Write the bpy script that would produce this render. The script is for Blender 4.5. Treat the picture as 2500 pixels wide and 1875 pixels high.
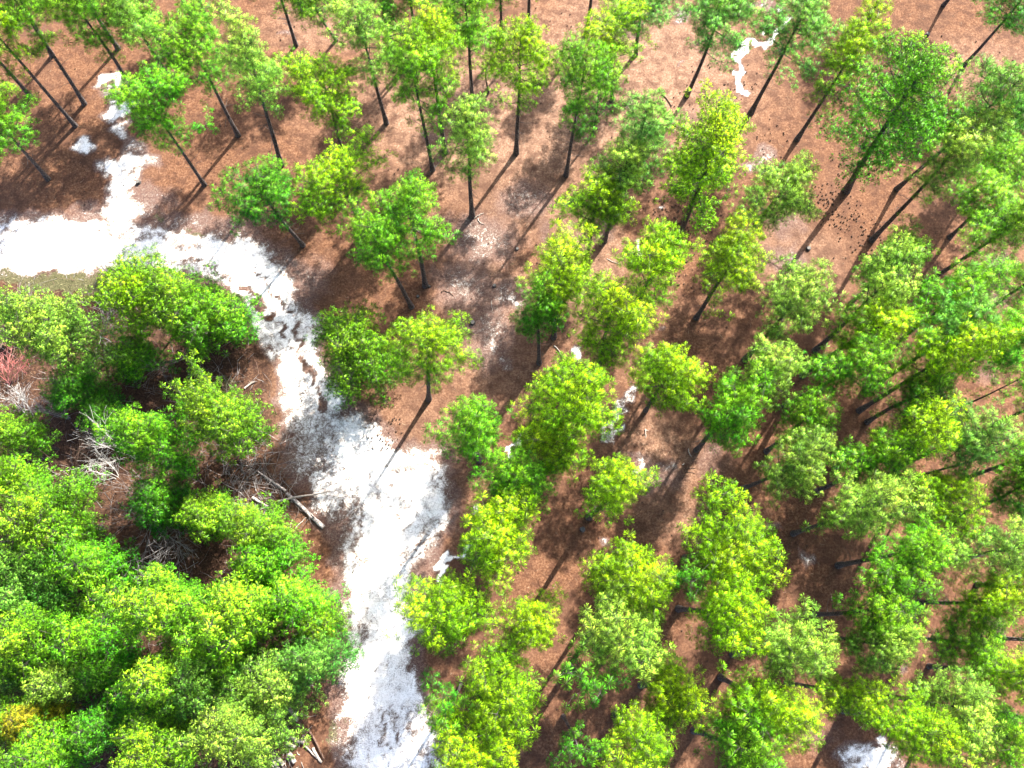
import bpy, math, random
import numpy as np
from mathutils import Vector

for o in list(bpy.data.objects):
    bpy.data.objects.remove(o)
scene = bpy.context.scene
COL = scene.collection

# ---------------------------------------------------------------- camera
cd = bpy.data.cameras.new('camera')
cam = bpy.data.objects.new('camera', cd)
COL.objects.link(cam)
cam.location = (0, 0, 55)
cam.rotation_euler = (math.radians(15.5), 0, 0)
cd.sensor_fit = 'HORIZONTAL'
cd.sensor_width = 36
cd.lens = 36 * 1925 / 2500
cd.clip_start = .5
cd.clip_end = 3000
scene.camera = cam

# ---------------------------------------------------------------- light
SUN_AZ = math.radians(56)      # from +X, counter clockwise
SUN_EL = math.radians(43)
world = bpy.data.worlds.new('World')
scene.world = world
world.use_nodes = True
wn = world.node_tree
for n in list(wn.nodes):
    wn.nodes.remove(n)
sky = wn.nodes.new('ShaderNodeTexSky')
sky.sky_type = 'NISHITA'
sky.sun_disc = False
sky.sun_elevation = SUN_EL
sky.sun_rotation = math.pi / 2 - SUN_AZ
sky.dust_density = 3.0
sky.air_density = .9
bg = wn.nodes.new('ShaderNodeBackground')
bg.inputs['Strength'].default_value = .11
wo = wn.nodes.new('ShaderNodeOutputWorld')
wn.links.new(sky.outputs[0], bg.inputs[0])
wn.links.new(bg.outputs[0], wo.inputs[0])
sl = bpy.data.lights.new('sun', 'SUN')
sl.energy = 5.0
sl.angle = math.radians(.6)
sl.color = (1.0, .95, .86)
so = bpy.data.objects.new('sun', sl)
COL.objects.link(so)
sd = Vector((math.cos(SUN_AZ) * math.cos(SUN_EL), math.sin(SUN_AZ) * math.cos(SUN_EL), math.sin(SUN_EL)))
so.rotation_euler = sd.to_track_quat('Z', 'Y').to_euler()
so.location = sd * 100
scene.view_settings.view_transform = 'Standard'
scene.view_settings.look = 'None'
scene.view_settings.gamma = 1
scene.view_settings.use_curve_mapping = False
scene.view_settings.exposure = 2.4

# ---------------------------------------------------------------- where things stand (metres, x right, y away from the camera)
PINES = [
    (-38.82, 39.34, 0.04, 0.13, 10.4, 1.97, 't', 'y', 0, 0, 'leaning pine whose trunk leaves the left edge just below the top left corner'),
    (-34.75, 36.58, 0.21, 0.13, 14.3, 2.03, 't', 'y', 0, 0, 'pine with long bare grey trunk at far left, foot left of a white sand patch'),
    (-34.31, 38.57, 0.82, 0.78, 13.7, 1.82, 't', 'n', 0, 0, 'second long bare trunk from the left, foot above the small round sand patch'),
    (-37.62, 43.15, 1.15, 0.92, 10.3, 2.02, 't', 'y', 0, 0, 'bright pine filling the top left corner, trunk foot in shade beneath it'),
    (-36.14, 31.8, 0.52, 0.58, 9.2, 2.32, 't', 'n', 0, 0, 'low branched pine on the left edge above the white track'),
    (-32.33, 43.82, 0.25, 0.13, 10.3, 1.85, 't', 'n', 0, 0, 'pine cut by the top edge, foot just above the upper sand patch'),
    (-30.38, 39.51, 0.23, 0.11, 11.2, 1.79, 't', 'n', 0, 0, 'thin crowned pine whose foot hides behind the pine beside the sand patches'),
    (-26.79, 39.82, -0.14, -0.03, 10.7, 1.8, 't', 'p', 0, 0, 'pale sparse pine between the top edge and the pine beside the sand patches'),
    (-27.75, 42.66, -0.11, -0.02, 10.7, 1.59, 't', 'n', 0, 0, 'thin pine at top left, foot left of a dark green crown'),
    (-26.34, 46.39, -0.23, -0.15, 8.2, 1.57, 't', 'n', 0, 0, 'pine at top edge with only a short foot in view, left of a dark trunk'),
    (-24.59, 45.03, 0.77, 0.34, 9.5, 1.64, 't', 'p', 0, 0, 'dark slanting trunk from the top edge, left of the two paired pale crowns'),
    (-23.93, 31.35, 0.32, 0.19, 12.2, 2.09, 't', 'g', 0, 0, 'bushy green pine standing right beside the white sand patches at left'),
    (-21.7, 35.7, 0.36, 0.18, 12.4, 1.82, 't', 'n', 0, 0, 'darker left pine of the touching pair, right of the sand patches'),
    (-18.08, 33.01, 1.47, 0.74, 14.5, 1.72, 't', 'p', 0, 0, 'pale yellow green right pine of the touching pair with long dark trunk'),
    (-17.72, 44.09, 0.24, 0.05, 10.3, 1.75, 't', 'n', 0, 0, 'bare dark trunk rising out of the top edge, left of centre'),
    (-14.45, 44.62, -0.62, -1.67, 7.9, 1.73, 't', 'n', 0, 0, 'half hidden pine at top edge just left of a big pale crown'),
    (-10.0, 36.83, -0.01, -0.04, 12.6, 2.08, 't', 'p', 0, 0, 'full pale crowned pine at top, tall trunk right of the lime crown'),
    (-8.97, 41.82, -0.3, -0.12, 9.3, 1.35, 't', 'd', 0, 0, 'deep green narrow crown at top edge behind a pale pine'),
    (-7.63, 43.5, -0.02, 0.02, 10.3, 1.54, 't', 'n', 0, 0, 'dark trunk entering from the top edge between two pale crowns'),
    (-13.31, 34.16, 0.48, 0.21, 9.5, 2.79, 't', 'y', 0, 0, 'broad lime topped pine with thick dark trunk and low branches'),
    (-6.2, 32.65, -0.14, -0.07, 15.3, 1.84, 't', 'n', 0, 0, 'left pine of two standing close, twigs heaped round its foot'),
    (-5.25, 34.2, 0.32, 0.09, 15.0, 1.56, 't', 'y', 0, 0, 'right pine of two standing close, top centre left'),
    (-3.15, 38.01, 0.04, 0.03, 13.0, 2.2, 't', 'n', 0, 0, 'round green pine at top edge centre with straight trunk'),
    (-3.06, 28.65, 0.35, 0.03, 13.6, 1.73, 't', 'p', 0, 0, 'bushy pale pine alone over bare ground with a long straight trunk'),
    (0.33, 34.16, 0.26, -0.04, 13.8, 1.89, 't', 'y', 0, 0, 'straight upright pine at top centre with round yellow green crown'),
    (-0.87, 44.04, 0.04, -0.0, 10.4, 1.51, 't', 'n', 0, 0, 'very thin straight trunk from the top edge, centre'),
    (-1.9, 39.64, 0.03, -2.64, 7.9, 0.87, 't', 'y', 1, 0, 'small spindly sapling between two tall pines at top centre'),
    (1.34, 44.94, 0.1, 0.01, 10.3, 1.52, 't', 'n', 0, 0, 'forked dark stems leaving the top edge above the straight centre pine'),
    (6.11, 45.03, 0.06, 0.02, 10.1, 1.56, 't', 'n', 0, 0, 'dark trunk from the top edge left of a round yellow green crown'),
    (8.04, 38.87, -1.4, 0.23, 9.2, 2.2, 't', 'y', 0, 0, 'round yellow green crown near the top, right of centre'),
    (10.12, 43.15, -0.32, -0.55, 7.9, 2.0, 't', 'b', 0, 0, 'blue green pine at top edge behind the round yellow green crown'),
    (4.23, 32.16, 0.34, -0.06, 14.1, 1.99, 't', 'g', 0, 0, 'pine with foot on bare ground and trunk shadow running to lower left'),
    (6.39, 35.74, -0.46, 0.09, 10.4, 1.16, 't', 'g', 1, 0, 'slender pine half merged with the green crown beside it, top centre right'),
    (14.06, 39.34, 0.09, -0.05, 11.8, 2.51, 't', 'b', 0, 0, 'blue green pine near the top with a white fallen branch left of its foot'),
    (19.15, 37.8, 0.31, -0.13, 12.0, 2.36, 't', 'b', 0, 0, 'blue green sparse pine with thick forked trunk, right of the white sand streak'),
    (22.55, 35.32, 0.12, -0.03, 13.3, 1.86, 't', 'y', 0, 0, 'long leaning pine with bright narrow crown, upper right'),
    (29.79, 46.99, -0.42, 0.29, 8.3, 1.68, 't', 'n', 0, 0, 'stub of a trunk at the top edge above the bright narrow crown'),
    (36.03, 48.09, -0.26, -0.93, 7.9, 1.93, 't', 'n', 0, 0, 'pine foot right on the top edge, upper right'),
    (36.88, 42.26, 0.03, -0.09, 8.9, 2.1, 't', 'd', 0, 0, 'thick dark leaning trunk in the top right corner'),
    (25.96, 30.83, -3.6, -2.83, 19, 3.43, 'f', 'g', 0, 0, 'largest pine, broad fine textured crown and thick trunk at upper right'),
    (29.9, 30.99, -1.1, -2.45, 17, 1.7, 't', 'b', 0, 0, 'pale blue green crown touching the largest pine on its right side'),
    (27.46, 26.66, -0.16, 0.2, 14.5, 2.04, 't', 'p', 0, 0, 'pale pine below the largest pine with curved double trunk'),
    (35.63, 30.83, -1.79, -1.42, 7.9, 1.88, 't', 'n', 0, 0, 'green crown near the right edge below the pale blue green crown'),
    (38.16, 34.66, -2.21, -1.02, 7.9, 1.59, 't', 'd', 0, 0, 'dark pine on the right edge beside the pale blue green crown'),
    (33.43, 26.9, -0.93, -0.5, 7.9, 1.98, 't', 'n', 0, 0, 'pine near the right edge with two short dark trunk pieces showing below it'),
    (30.65, 22.91, 0.3, -0.4, 13.7, 1.78, 't', 'n', 0, 0, 'right edge pine with very long slanting trunk over shaded ground'),
    (25.25, 21.5, -0.26, 0.25, 9.5, 1.64, 't', 'g', 0, 0, 'small rounded crown above a wider pale crown, right side'),
    (22.21, 17.8, -0.29, 0.33, 13.8, 1.85, 't', 'p', 0, 0, 'wide pale crown directly beneath the small rounded one, right side'),
    (27.8, 17.98, -0.26, 0.33, 12.2, 1.84, 't', 'g', 0, 0, 'dense green crown left of the long slanting trunk by the right edge'),
    (33.96, 20.11, -0.1, 0.11, 10.3, 1.85, 't', 'n', 0, 0, 'right edge pine with long trunk passing behind the dense green crown'),
    (17.0, 17.09, -0.24, 0.22, 14.2, 1.94, 't', 'p', 0, 0, 'full pale crown right of centre with thick dark foot at its lower left'),
    (21.07, 15.83, 0.39, -0.51, 13.7, 1.66, 't', 'y', 0, 0, 'yellow green crown right of the full pale crown'),
    (19.62, 13.65, 0.33, -0.53, 13.7, 1.69, 't', 'g', 0, 0, 'green crown just below the yellow green one, dark trunk showing at lower left'),
    (25.65, 14.82, -0.2, 0.39, 15.3, 1.51, 't', 'b', 0, 0, 'pale bluish sparse crown in the right hand thicket'),
    (24.9, 13.27, -0.09, 0.18, 15.8, 1.48, 't', 'y', 0, 0, 'yellowish crown just under the pale bluish sparse one'),
    (29.53, 14.61, -0.19, 0.39, 14.2, 1.64, 't', 'g', 0, 0, 'right edge pine with a slanting trunk crossing bare ground, mid height'),
    (25.36, 12.42, 0.01, -0.11, 10.3, 1.26, 't', 'd', 0, 0, 'small deep green crown above a broad yellow green one, right side'),
    (22.77, 9.25, -0.06, 0.07, 14.5, 1.74, 't', 'y', 0, 0, 'broad yellow green crown with twigs below, right thicket'),
    (21.21, 7.46, -0.22, 0.62, 12.5, 1.67, 't', 'g', 0, 0, 'green crown with long trunk under the broad yellow green one'),
    (17.97, 10.31, -0.4, 0.65, 11.4, 1.51, 't', 'g', 0, 0, 'compact green crown above a pale one, right of centre'),
    (16.1, 7.69, 0.06, -0.17, 13.2, 1.44, 't', 'p', 0, 0, 'pale pine with curved foot and shadow, directly beneath the compact green crown'),
    (13.03, 10.41, -0.21, 0.28, 13.4, 1.78, 't', 'g', 0, 0, 'green pine with sticks on the ground left of its foot'),
    (14.89, 12.91, 0.0, 0.0, 14.0, 1.46, 't', 'p', 0, 0, 'pale crown just above the green pine with sticks by its foot'),
    (27.26, 9.25, -0.06, 0.24, 11.8, 1.76, 't', 'b', 0, 0, 'blue green full crown near the right edge with trunk at its lower left'),
    (34.29, 12.22, -0.26, 0.56, 9.2, 1.63, 't', 'n', 0, 0, 'bare dark trunk entering from the right edge above a blue green crown'),
    (31.68, 8.34, -0.08, 0.16, 10.9, 1.55, 't', 'n', 0, 0, 'trunk and tufts at right edge below the blue green full crown'),
    (31.21, 5.92, -0.24, 1.13, 8.9, 1.64, 't', 'g', 0, 0, 'right edge pine with trunk passing behind a round lime crown'),
    (25.97, 5.73, -0.06, 0.37, 9.3, 1.91, 't', 'y', 0, 0, 'round lime crown near the right edge with straight trunk'),
    (19.32, 4.57, -0.16, 0.51, 15.0, 1.63, 't', 'p', 0, 0, 'pale crowned pine with low dark tufts and trunk pointing left'),
    (22.21, 2.45, -0.04, 0.46, 13.2, 1.5, 't', 'g', 0, 0, 'green pine with horizontal trunk, lower right, bare twigs on its left'),
    (28.09, 2.15, -0.11, 0.88, 11.1, 2.04, 't', 'p', 0, 0, 'wide pale pine at the right edge, horizontal trunk'),
    (20.21, -0.72, 0.03, 0.68, 13.0, 2.14, 't', 'g', 0, 0, 'biggest green crown of the lower right, horizontal trunk pointing left'),
    (19.49, -2.08, -0.02, -0.09, 13.8, 1.14, 't', 'p', 0, 0, 'small pale crown tucked under the biggest green crown, lower right'),
    (27.29, 0.03, -0.02, 0.09, 11.1, 1.37, 't', 'y', 0, 0, 'flat yellow green crown with horizontal trunk near the right edge'),
    (26.53, -2.17, 0.02, -0.08, 8.8, 1.67, 't', 'g', 0, 0, 'green round crown right of the small pale crown, lower right'),
    (27.47, -4.03, 0.03, 0.18, 12.5, 1.51, 't', 'y', 0, 0, 'long horizontal trunk over lit ground, crown on the right edge, low'),
    (32.36, -2.26, -0.04, -0.07, 8.0, 1.37, 't', 'n', 0, 0, 'short trunk piece cut by the right edge beside the green round crown'),
    (31.43, 1.2, 0.02, -0.17, 8.8, 1.43, 't', 'n', 0, 0, 'horizontal trunk entering from the right edge beneath the wide pale pine'),
    (32.05, -6.86, -0.77, -0.08, 7.9, 1.38, 't', 'n', 0, 0, 'lowest trunk cut by the right edge'),
    (23.98, -5.83, 0.09, 0.39, 11.7, 1.61, 't', 'p', 0, 0, 'palest crown of the lower right, soft rounded'),
    (21.52, -6.73, 0.05, 0.14, 12.2, 1.64, 't', 'y', 0, 0, 'yellow green crown above the raked white sand patch at bottom right'),
    (27.13, -7.03, -0.04, -0.08, 9.9, 1.65, 't', 'g', 0, 0, 'green crown in the bottom right corner'),
    (18.01, -5.09, 0.11, 0.39, 12.6, 1.3, 't', 'y', 0, 0, 'small yellow green crown left of the palest crown, lower right'),
    (14.6, -3.28, 0.16, 1.17, 15.3, 1.65, 't', 'p', 0, 0, 'pale narrow crown leaning down right, lower right of centre'),
    (13.7, -4.72, -0.25, -0.67, 13.3, 1.67, 't', 'y', 0, 0, 'yellow tinged crown beneath the pale narrow one'),
    (11.74, -7.95, 0.49, 0.84, 13.4, 1.74, 't', 'g', 0, 0, 'deep green crown at the bottom edge right of centre'),
    (11.15, -0.39, 0.01, -0.09, 16.1, 1.55, 't', 'y', 0, 0, 'lime crown with a short black horizontal trunk on its left'),
    (11.81, 2.95, 0.0, 0.0, 14.0, 2.4, 't', 'y', 0, 0, 'wide lime crown at right centre above the crown with a black horizontal trunk'),
    (9.45, 1.14, 0.0, 0.0, 14.0, 1.16, 't', 'd', 1, 0, 'sparse dark tufts at the lower left of the wide lime crown'),
    (5.31, 5.7, 0.06, -0.05, 17.5, 1.47, 't', 'y', 0, 0, 'round lime pine whose trunk shadow crosses a stump'),
    (9.59, 13.27, -0.02, 0.02, 10.9, 1.65, 't', 'y', 0, 0, 'small lone pine on open brown ground right of centre'),
    (6.04, 15.58, -0.57, 0.22, 15.9, 1.82, 't', 'y', 0, 0, 'yellow green pine right of the small white sand patch'),
    (3.07, 18.81, -0.14, 0.03, 14.5, 1.78, 't', 'y', 0, 0, 'full crowned pine above and left of the small white sand patch'),
    (1.99, 16.85, -0.48, 0.05, 13.8, 1.28, 't', 'd', 0, 0, 'darker pine just below the full crown, foot at left of the white sand patch'),
    (7.79, 18.48, 0.31, -0.14, 17.5, 1.96, 't', 'y', 0, 0, 'big open crown below the double trunked olive pine'),
    (13.65, 20.33, -0.02, 0.02, 12.9, 1.9, 't', 'y', 0, 0, 'lime pine on a slanting trunk right of the big open crown'),
    (12.69, 26.93, -1.35, -1.8, 18, 2.68, 'f', 'y', 0, 0, 'large olive yellow fine textured pine with double black trunk amid fallen cones'),
    (17.04, 26.01, 0.59, -0.44, 10.9, 2.37, 't', 'p', 0, 0, 'bright pale pine right of the olive yellow double trunked one'),
    (7.97, 28.45, 0.16, -0.04, 14.5, 1.59, 't', 'b', 0, 0, 'blue green crown left of the olive yellow pine'),
    (7.02, 26.51, 0.15, -0.01, 12.5, 1.67, 't', 'p', 0, 0, 'pale green crown directly below the blue green one, centre right'),
    (5.6, 24.9, -0.3, 0.07, 11.6, 1.8, 't', 'y', 0, 0, 'pine with a tangle of dead grey twigs under its crown'),
    (-15.89, 26.2, -0.53, -0.35, 10.3, 2.15, 't', 'd', 0, 0, 'dark green pine overhanging the bend of the white track'),
    (-11.43, 27.24, -0.15, -0.03, 9.9, 2.49, 't', 'y', 0, 0, 'wide yellow green pine below the broad lime topped pine'),
    (-6.49, 22.91, 0.28, 0.09, 13.4, 1.91, 't', 'g', 0, 0, 'pine with long side branches reaching right, above two small stumps'),
    (-7.47, 21.2, -0.9, -0.36, 14.2, 1.36, 't', 'g', 0, 0, 'small open pine with bare lower trunk above a round bush like crown'),
    (-10.39, 16.0, 0.0, 0.0, 9, 3.11, 'f', 'o', 0, 0.12, 'rounded fine leaved olive pine overhanging the right side of the track'),
    (-6.0, 14.13, 1.3, 0.42, 12.9, 2.23, 't', 'y', 0, 0, 'two toned lime and green pine with twin trunk shadows pointing to the track'),
    (-2.26, 9.66, 0.0, 0.0, 14.0, 1.7, 't', 'g', 0, 0, 'dark green pine with lime top right of the track fork'),
    (2.69, 10.64, 0.76, -0.23, 17.5, 1.97, 't', 'y', 0, 0, 'big lime crown at centre, tallest of the centre cluster'),
    (2.21, 8.89, 0.06, -0.01, 12.9, 1.78, 't', 'y', 0, 0, 'yellow crown at lower left of the big lime crown, centre cluster'),
    (0.31, 6.59, 0.0, 0.0, 14.0, 1.88, 't', 'g', 0, 0, 'green crown at centre just above a very bright one beside the track'),
    (-0.8, 3.76, 0.0, 0.0, 14.0, 2.16, 't', 'y', 0, 0, 'very bright crown right of the track beside a white sand tongue'),
    (-3.45, -0.49, 0.0, 0.0, 14.0, 2.2, 't', 'y', 0, 0, 'bright crown overhanging the right edge of the track, lower centre'),
    (1.22, -1.11, 0.0, 0.0, 14.0, 1.45, 't', 'y', 0, 0, 'small compact yellow green crown alone at lower centre'),
    (6.42, 1.07, 0.0, 0.0, 14.0, 1.97, 't', 'y', 0, 0, 'yellow tipped crown at lower centre right above a pale large crown'),
    (5.52, -1.35, 0.0, 0.0, 14.0, 2.19, 't', 'p', 0, 0, 'large pale crown of lower centre with big tufts'),
    (3.82, -3.92, 0.0, 0.0, 14.0, 1.47, 't', 'd', 1, 0, 'open dark green crown beneath the large pale crown'),
    (8.42, -5.2, 0.39, 0.77, 12.4, 1.56, 't', 'y', 0, 0, 'lime crown right of the open dark green one, low on the picture'),
    (6.68, -6.9, 0.0, 0.0, 14.0, 1.97, 't', 'y', 0, 0, 'bright crown cut by the bottom edge right of centre'),
    (3.33, -7.08, 0.0, 0.0, 14.0, 1.1, 't', 'd', 1, 0, 'sparse dark tufts near the bottom edge in front of shaded ground'),
    (-0.46, -4.31, 0.0, 0.0, 14.0, 2.05, 't', 'y', 0, 0, 'full lime crown at lower centre right of the track'),
    (-2.06, -7.01, 0.0, 0.0, 14.0, 1.92, 't', 'y', 0, 0, 'round lime crown on the bottom edge beside the track'),
    (-3.35, -5.11, 0.0, 0.0, 14.0, 1.26, 't', 'd', 1, 0, 'sparse dark branches reaching left over the track near the bottom'),
    (28.53, 8.58, 0.0, 0.0, 14.0, 1.06, 't', 'n', 1, 0, 'sparse tufts on the right edge, mid height'),
    (29.32, 12.43, 0.0, 0.0, 14.0, 0.97, 't', 'n', 1, 0, 'few small tufts near the right edge over bare ground'),
    (-29.58, 16.93, 0.0, 0.0, 9, 3.06, 'f', 'p', 0, 0, 'pale wide young pine on the left below the track, grey twigs around it'),
    (-24.45, 19.55, 0.0, 0.0, 9, 2.42, 'f', 'y', 0, 0, 'yellow green young pine touching the lower side of the left track, left half'),
    (-21.82, 18.76, 0.0, 0.0, 9, 2.41, 'f', 'y', 0, 0, 'yellow green young pine beside the track bend, right half of a pair'),
    (-19.85, 18.85, 0.0, 0.0, 6, 1.79, 'f', 'g', 0, 0, 'low green young pine under the bend of the track'),
    (-26.22, 16.36, 0.0, 0.0, 5, 1.66, 'f', 'g', 0, 0, 'low green bush like pine beneath the bright pair at left'),
    (-29.68, 14.3, 0.0, 0.0, 4.5, 1.97, 'f', 'd', 0, 0, 'low dark young pine below the pale wide one'),
    (-28.15, 12.49, 0.0, 0.0, 3.5, 1.34, 'f', 'd', 0, 0, 'small dark low pine among grey bare branches'),
    (-18.24, 11.23, 0.0, 0.0, 10, 2.7, 'f', 'y', 0, 0, 'bright young pine left of the track centre, right half of the large pair'),
    (-22.3, 9.59, 0.0, 0.0, 10, 2.56, 'f', 'g', 0, 0, 'green young pine left half of the large pair, yellow tinge at its edge'),
    (-22.4, 6.19, 0.0, 0.0, 7, 1.54, 'f', 'd', 0, 0, 'deep green lower crown hanging beneath the large pair'),
    (-19.2, 5.31, 0.0, 0.0, 7, 1.47, 'f', 'y', 0, 0, 'small young pine left of the fallen log'),
    (-15.28, 4.19, 0.0, 0.0, 9, 1.89, 'f', 'y', 0, 0, 'young pine directly below the fallen log'),
    (-15.33, 2.37, 0.0, 0.0, 9, 1.59, 'f', 'g', 0, 0, 'green young pine hidden behind the one below the fallen log'),
    (-32.09, 10.46, 0.0, 0.0, 9, 1.36, 'f', 'y', 0, 0, 'lime crown on the left edge below the reddish shrub'),
    (-30.86, 7.2, 0.0, 0.0, 10, 2.07, 'f', 'y', 0, 0, 'broad lime crown on the left edge, upper of the left thicket'),
    (-28.23, 5.03, 0.0, 0.0, 10, 2.33, 'f', 'y', 0, 0, 'bright lobed crown beside brown ground in the left thicket'),
    (-29.49, 1.82, 0.0, 0.0, 9, 2.03, 'f', 'b', 0, 0, 'pale bluish crown at left under the bright lobed one'),
    (-25.49, 2.09, 0.0, 0.0, 9, 1.81, 'f', 'g', 0, 0, 'green crown left of a brown gap in the left thicket'),
    (-29.67, 0.05, 0.0, 0.0, 9, 1.45, 'f', 'b', 0, 0, 'pale bluish small crown by the left edge, low'),
    (-19.82, -0.21, 0.0, 0.0, 11, 2.83, 'f', 'y', 0, 0, 'biggest bright crown of the lower left thicket'),
    (-15.66, -0.48, 0.0, 0.0, 11, 2.39, 'f', 'y', 0, 0, 'yellow green crown right of the biggest one in the lower left thicket'),
    (-12.77, 0.05, 0.0, 0.0, 8, 1.7, 'f', 'g', 0, 0, 'young pine on the track side of the thicket, upper'),
    (-12.17, -3.3, 0.0, 0.0, 8, 2.0, 'f', 'b', 0, 0, 'blue green soft crown beside the track, lower left'),
    (-11.84, -1.32, 0.0, 0.0, 7, 1.31, 'f', 'o', 0, 0, 'olive tinted crown between two greener ones by the track'),
    (-19.49, -4.06, 0.0, 0.0, 11, 1.81, 'f', 'y', 0, 0, 'round lime crown ringed by darker green, lower left'),
    (-18.01, -4.55, 0.0, 0.0, 9, 1.53, 'f', 'b', 0, 0, 'dark bluish crown right of the round lime one'),
    (-21.64, -4.99, 0.0, 0.0, 8, 1.38, 'f', 'd', 0, 0, 'deep green crown at left foot of the round lime one'),
    (-27.9, -2.0, 0.0, 0.0, 10, 2.13, 'f', 'y', 0, 0, 'yellow green lobed crown near the left edge, lower left'),
    (-25.08, -2.13, 0.0, 0.0, 9, 1.71, 'f', 'g', 0, 0, 'green crown between the yellow lobed one and the biggest bright one'),
    (-26.31, -4.29, 0.0, 0.0, 8, 1.38, 'f', 'p', 0, 0, 'small pale crown over a dark gap, lower left'),
    (-24.41, -4.05, 0.0, 0.0, 7, 1.18, 'f', 'd', 0, 0, 'small dark crown right of the small pale one, lower left'),
    (-30.14, -4.13, 0.0, 0.0, 7, 1.46, 'f', 'b', 0, 0, 'dull bluish crown on the left edge, low'),
    (-14.98, -6.53, 0.0, 0.0, 11, 2.62, 'f', 'p', 0, 0, 'wide pale lime crown left of the log pile at the bottom'),
    (-13.8, -4.37, 0.0, 0.0, 9, 1.58, 'f', 'p', 0, 0, 'pale crown just above the wide pale lime one'),
    (-17.12, -3.3, 0.0, 0.0, 8, 1.28, 'f', 'g', 0, 0, 'mid green crown in the hollow between three bright crowns, lower left'),
    (-20.0, -7.35, 0.0, 0.0, 10, 1.9, 'f', 'y', 0, 0, 'lime crown at the bottom edge left of the wide pale lime one'),
    (-24.01, -6.9, 0.0, 0.0, 8, 1.63, 'f', 'd', 0, 0, 'dark green crown amid black shade at the bottom'),
    (-27.88, -6.58, 0.0, 0.0, 8, 1.09, 'f', 'yy', 0, 0, 'small golden yellow crown in the bottom left corner'),
    (-26.52, -8.13, 0.0, 0.0, 9, 1.81, 'f', 'g', 0, 0, 'green crown on the bottom edge below the golden one'),
    (-29.22, -6.69, 0.0, 0.0, 9, 1.4, 'f', 'y', 0, 0, 'lime crown on the left edge beside the golden one'),
    (-35.85, 19.84, 0.0, 0.0, 5, 0.84, 'f', 'g', 0, 0, 'small green tuft of a pine cut by the left edge below the track'),
]
BARE = [
    (-35.2, 18.23, 1.75, 2.26, 70, 'grey', 'tall grey leafless shrub on the left edge below the track'),
    (-29.92, 22.61, 1.23, 1.53, 60, 'pale', 'pale bare sapling leaning onto the white track at left'),
    (-26.34, 9.98, 2.83, 2.88, 55, 'pale', 'pale bare tree fanned out to the left of the large pair of pines'),
    (-31.65, 12.66, 2.65, 1.69, 60, 'grey', 'grey leafless shrub right of the reddish one'),
    (-23.07, 5.61, 2.79, 2.95, 55, 'grey', 'bare grey shrub below the large pair of pines, twigs pointing left'),
    (-24.79, 5.29, -0.67, 3.72, 70, 'grey', 'tangled bare shrub in shade above the biggest bright crown'),
    (-36.39, 15.24, 0.98, 1.7, 90, 'red', 'reddish leafless shrub on the left edge'),
    (-24.06, 17.34, -0.74, 2.54, 90, 'grey', 'bare branches in dark shade below the bright pair at left'),
    (-30.37, 18.95, 0.05, 2.08, 70, 'grey', 'small brown bare shrub between the pale pine and the bright pair'),
    (-29.83, 2.64, 0.67, 1.51, 80, 'tan', 'tan bare shrub between two lime crowns in the left thicket'),
    (-31.2, 7.53, 0.18, 2.73, 80, 'brown', 'brown low brush below the pale bare tree'),
    (-27.62, 8.5, 2.62, 1.22, 60, 'pale', 'second pale bare tree just under the fanned one'),
    (5.34, 25.63, 2.63, 1.29, 85, 'tan', 'tangle of dead grey twigs beneath a pine crown, centre right'),
    (-37.39, 19.13, 0.17, 1.67, 80, 'tan', 'tan leafless shrub at the left edge under the grey one'),
    (-34.65, 12.83, 1.55, 0.14, 60, 'pale', 'low pale twigs under the reddish shrub'),
]
TRACK = [(-41.29, 27.36), (-39.18, 27.48), (-35.0, 27.91), (-31.3, 27.83), (-27.24, 27.17), (-24.19, 26.39), (-22.21, 26.39), (-20.29, 26.2), (-18.71, 25.78), (-18.44, 24.68), (-17.53, 22.91), (-16.38, 21.87), (-15.51, 20.33), (-14.62, 18.91), (-14.87, 18.02), (-14.31, 15.83), (-13.03, 14.54), (-12.18, 12.66), (-10.94, 12.32), (-10.09, 11.81), (-9.49, 11.01), (-8.37, 9.98), (-7.38, 9.81), (-5.98, 9.98), (-5.25, 9.35), (-4.88, 7.85), (-5.01, 6.24), (-5.76, 4.66), (-6.83, 3.1), (-7.17, 2.18), (-6.98, 1.2), (-7.28, 0.06), (-7.58, -1.05), (-6.81, -1.82), (-7.15, -2.87), (-7.19, -4.09), (-6.8, -5.68), (-6.43, -6.86), (-5.64, -8.03), (-4.77, -9.56), (-3.99, -11.26), (-3.52, -12.85), (-9.78, -12.85), (-9.86, -10.16), (-10.25, -7.26), (-10.89, -6.05), (-10.68, -4.35), (-10.36, -2.9), (-10.32, -1.43), (-10.49, 0.03), (-10.81, 2.58), (-10.88, 5.54), (-11.13, 7.33), (-11.74, 8.44), (-12.88, 10.08), (-13.22, 11.81), (-14.18, 13.85), (-15.3, 15.58), (-17.12, 17.31), (-18.2, 19.31), (-19.23, 21.35), (-20.33, 22.05), (-21.92, 23.43), (-23.5, 24.52), (-26.94, 24.68), (-30.54, 24.37), (-31.7, 23.73), (-35.65, 23.99), (-38.63, 24.26), (-40.73, 24.3)]
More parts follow.
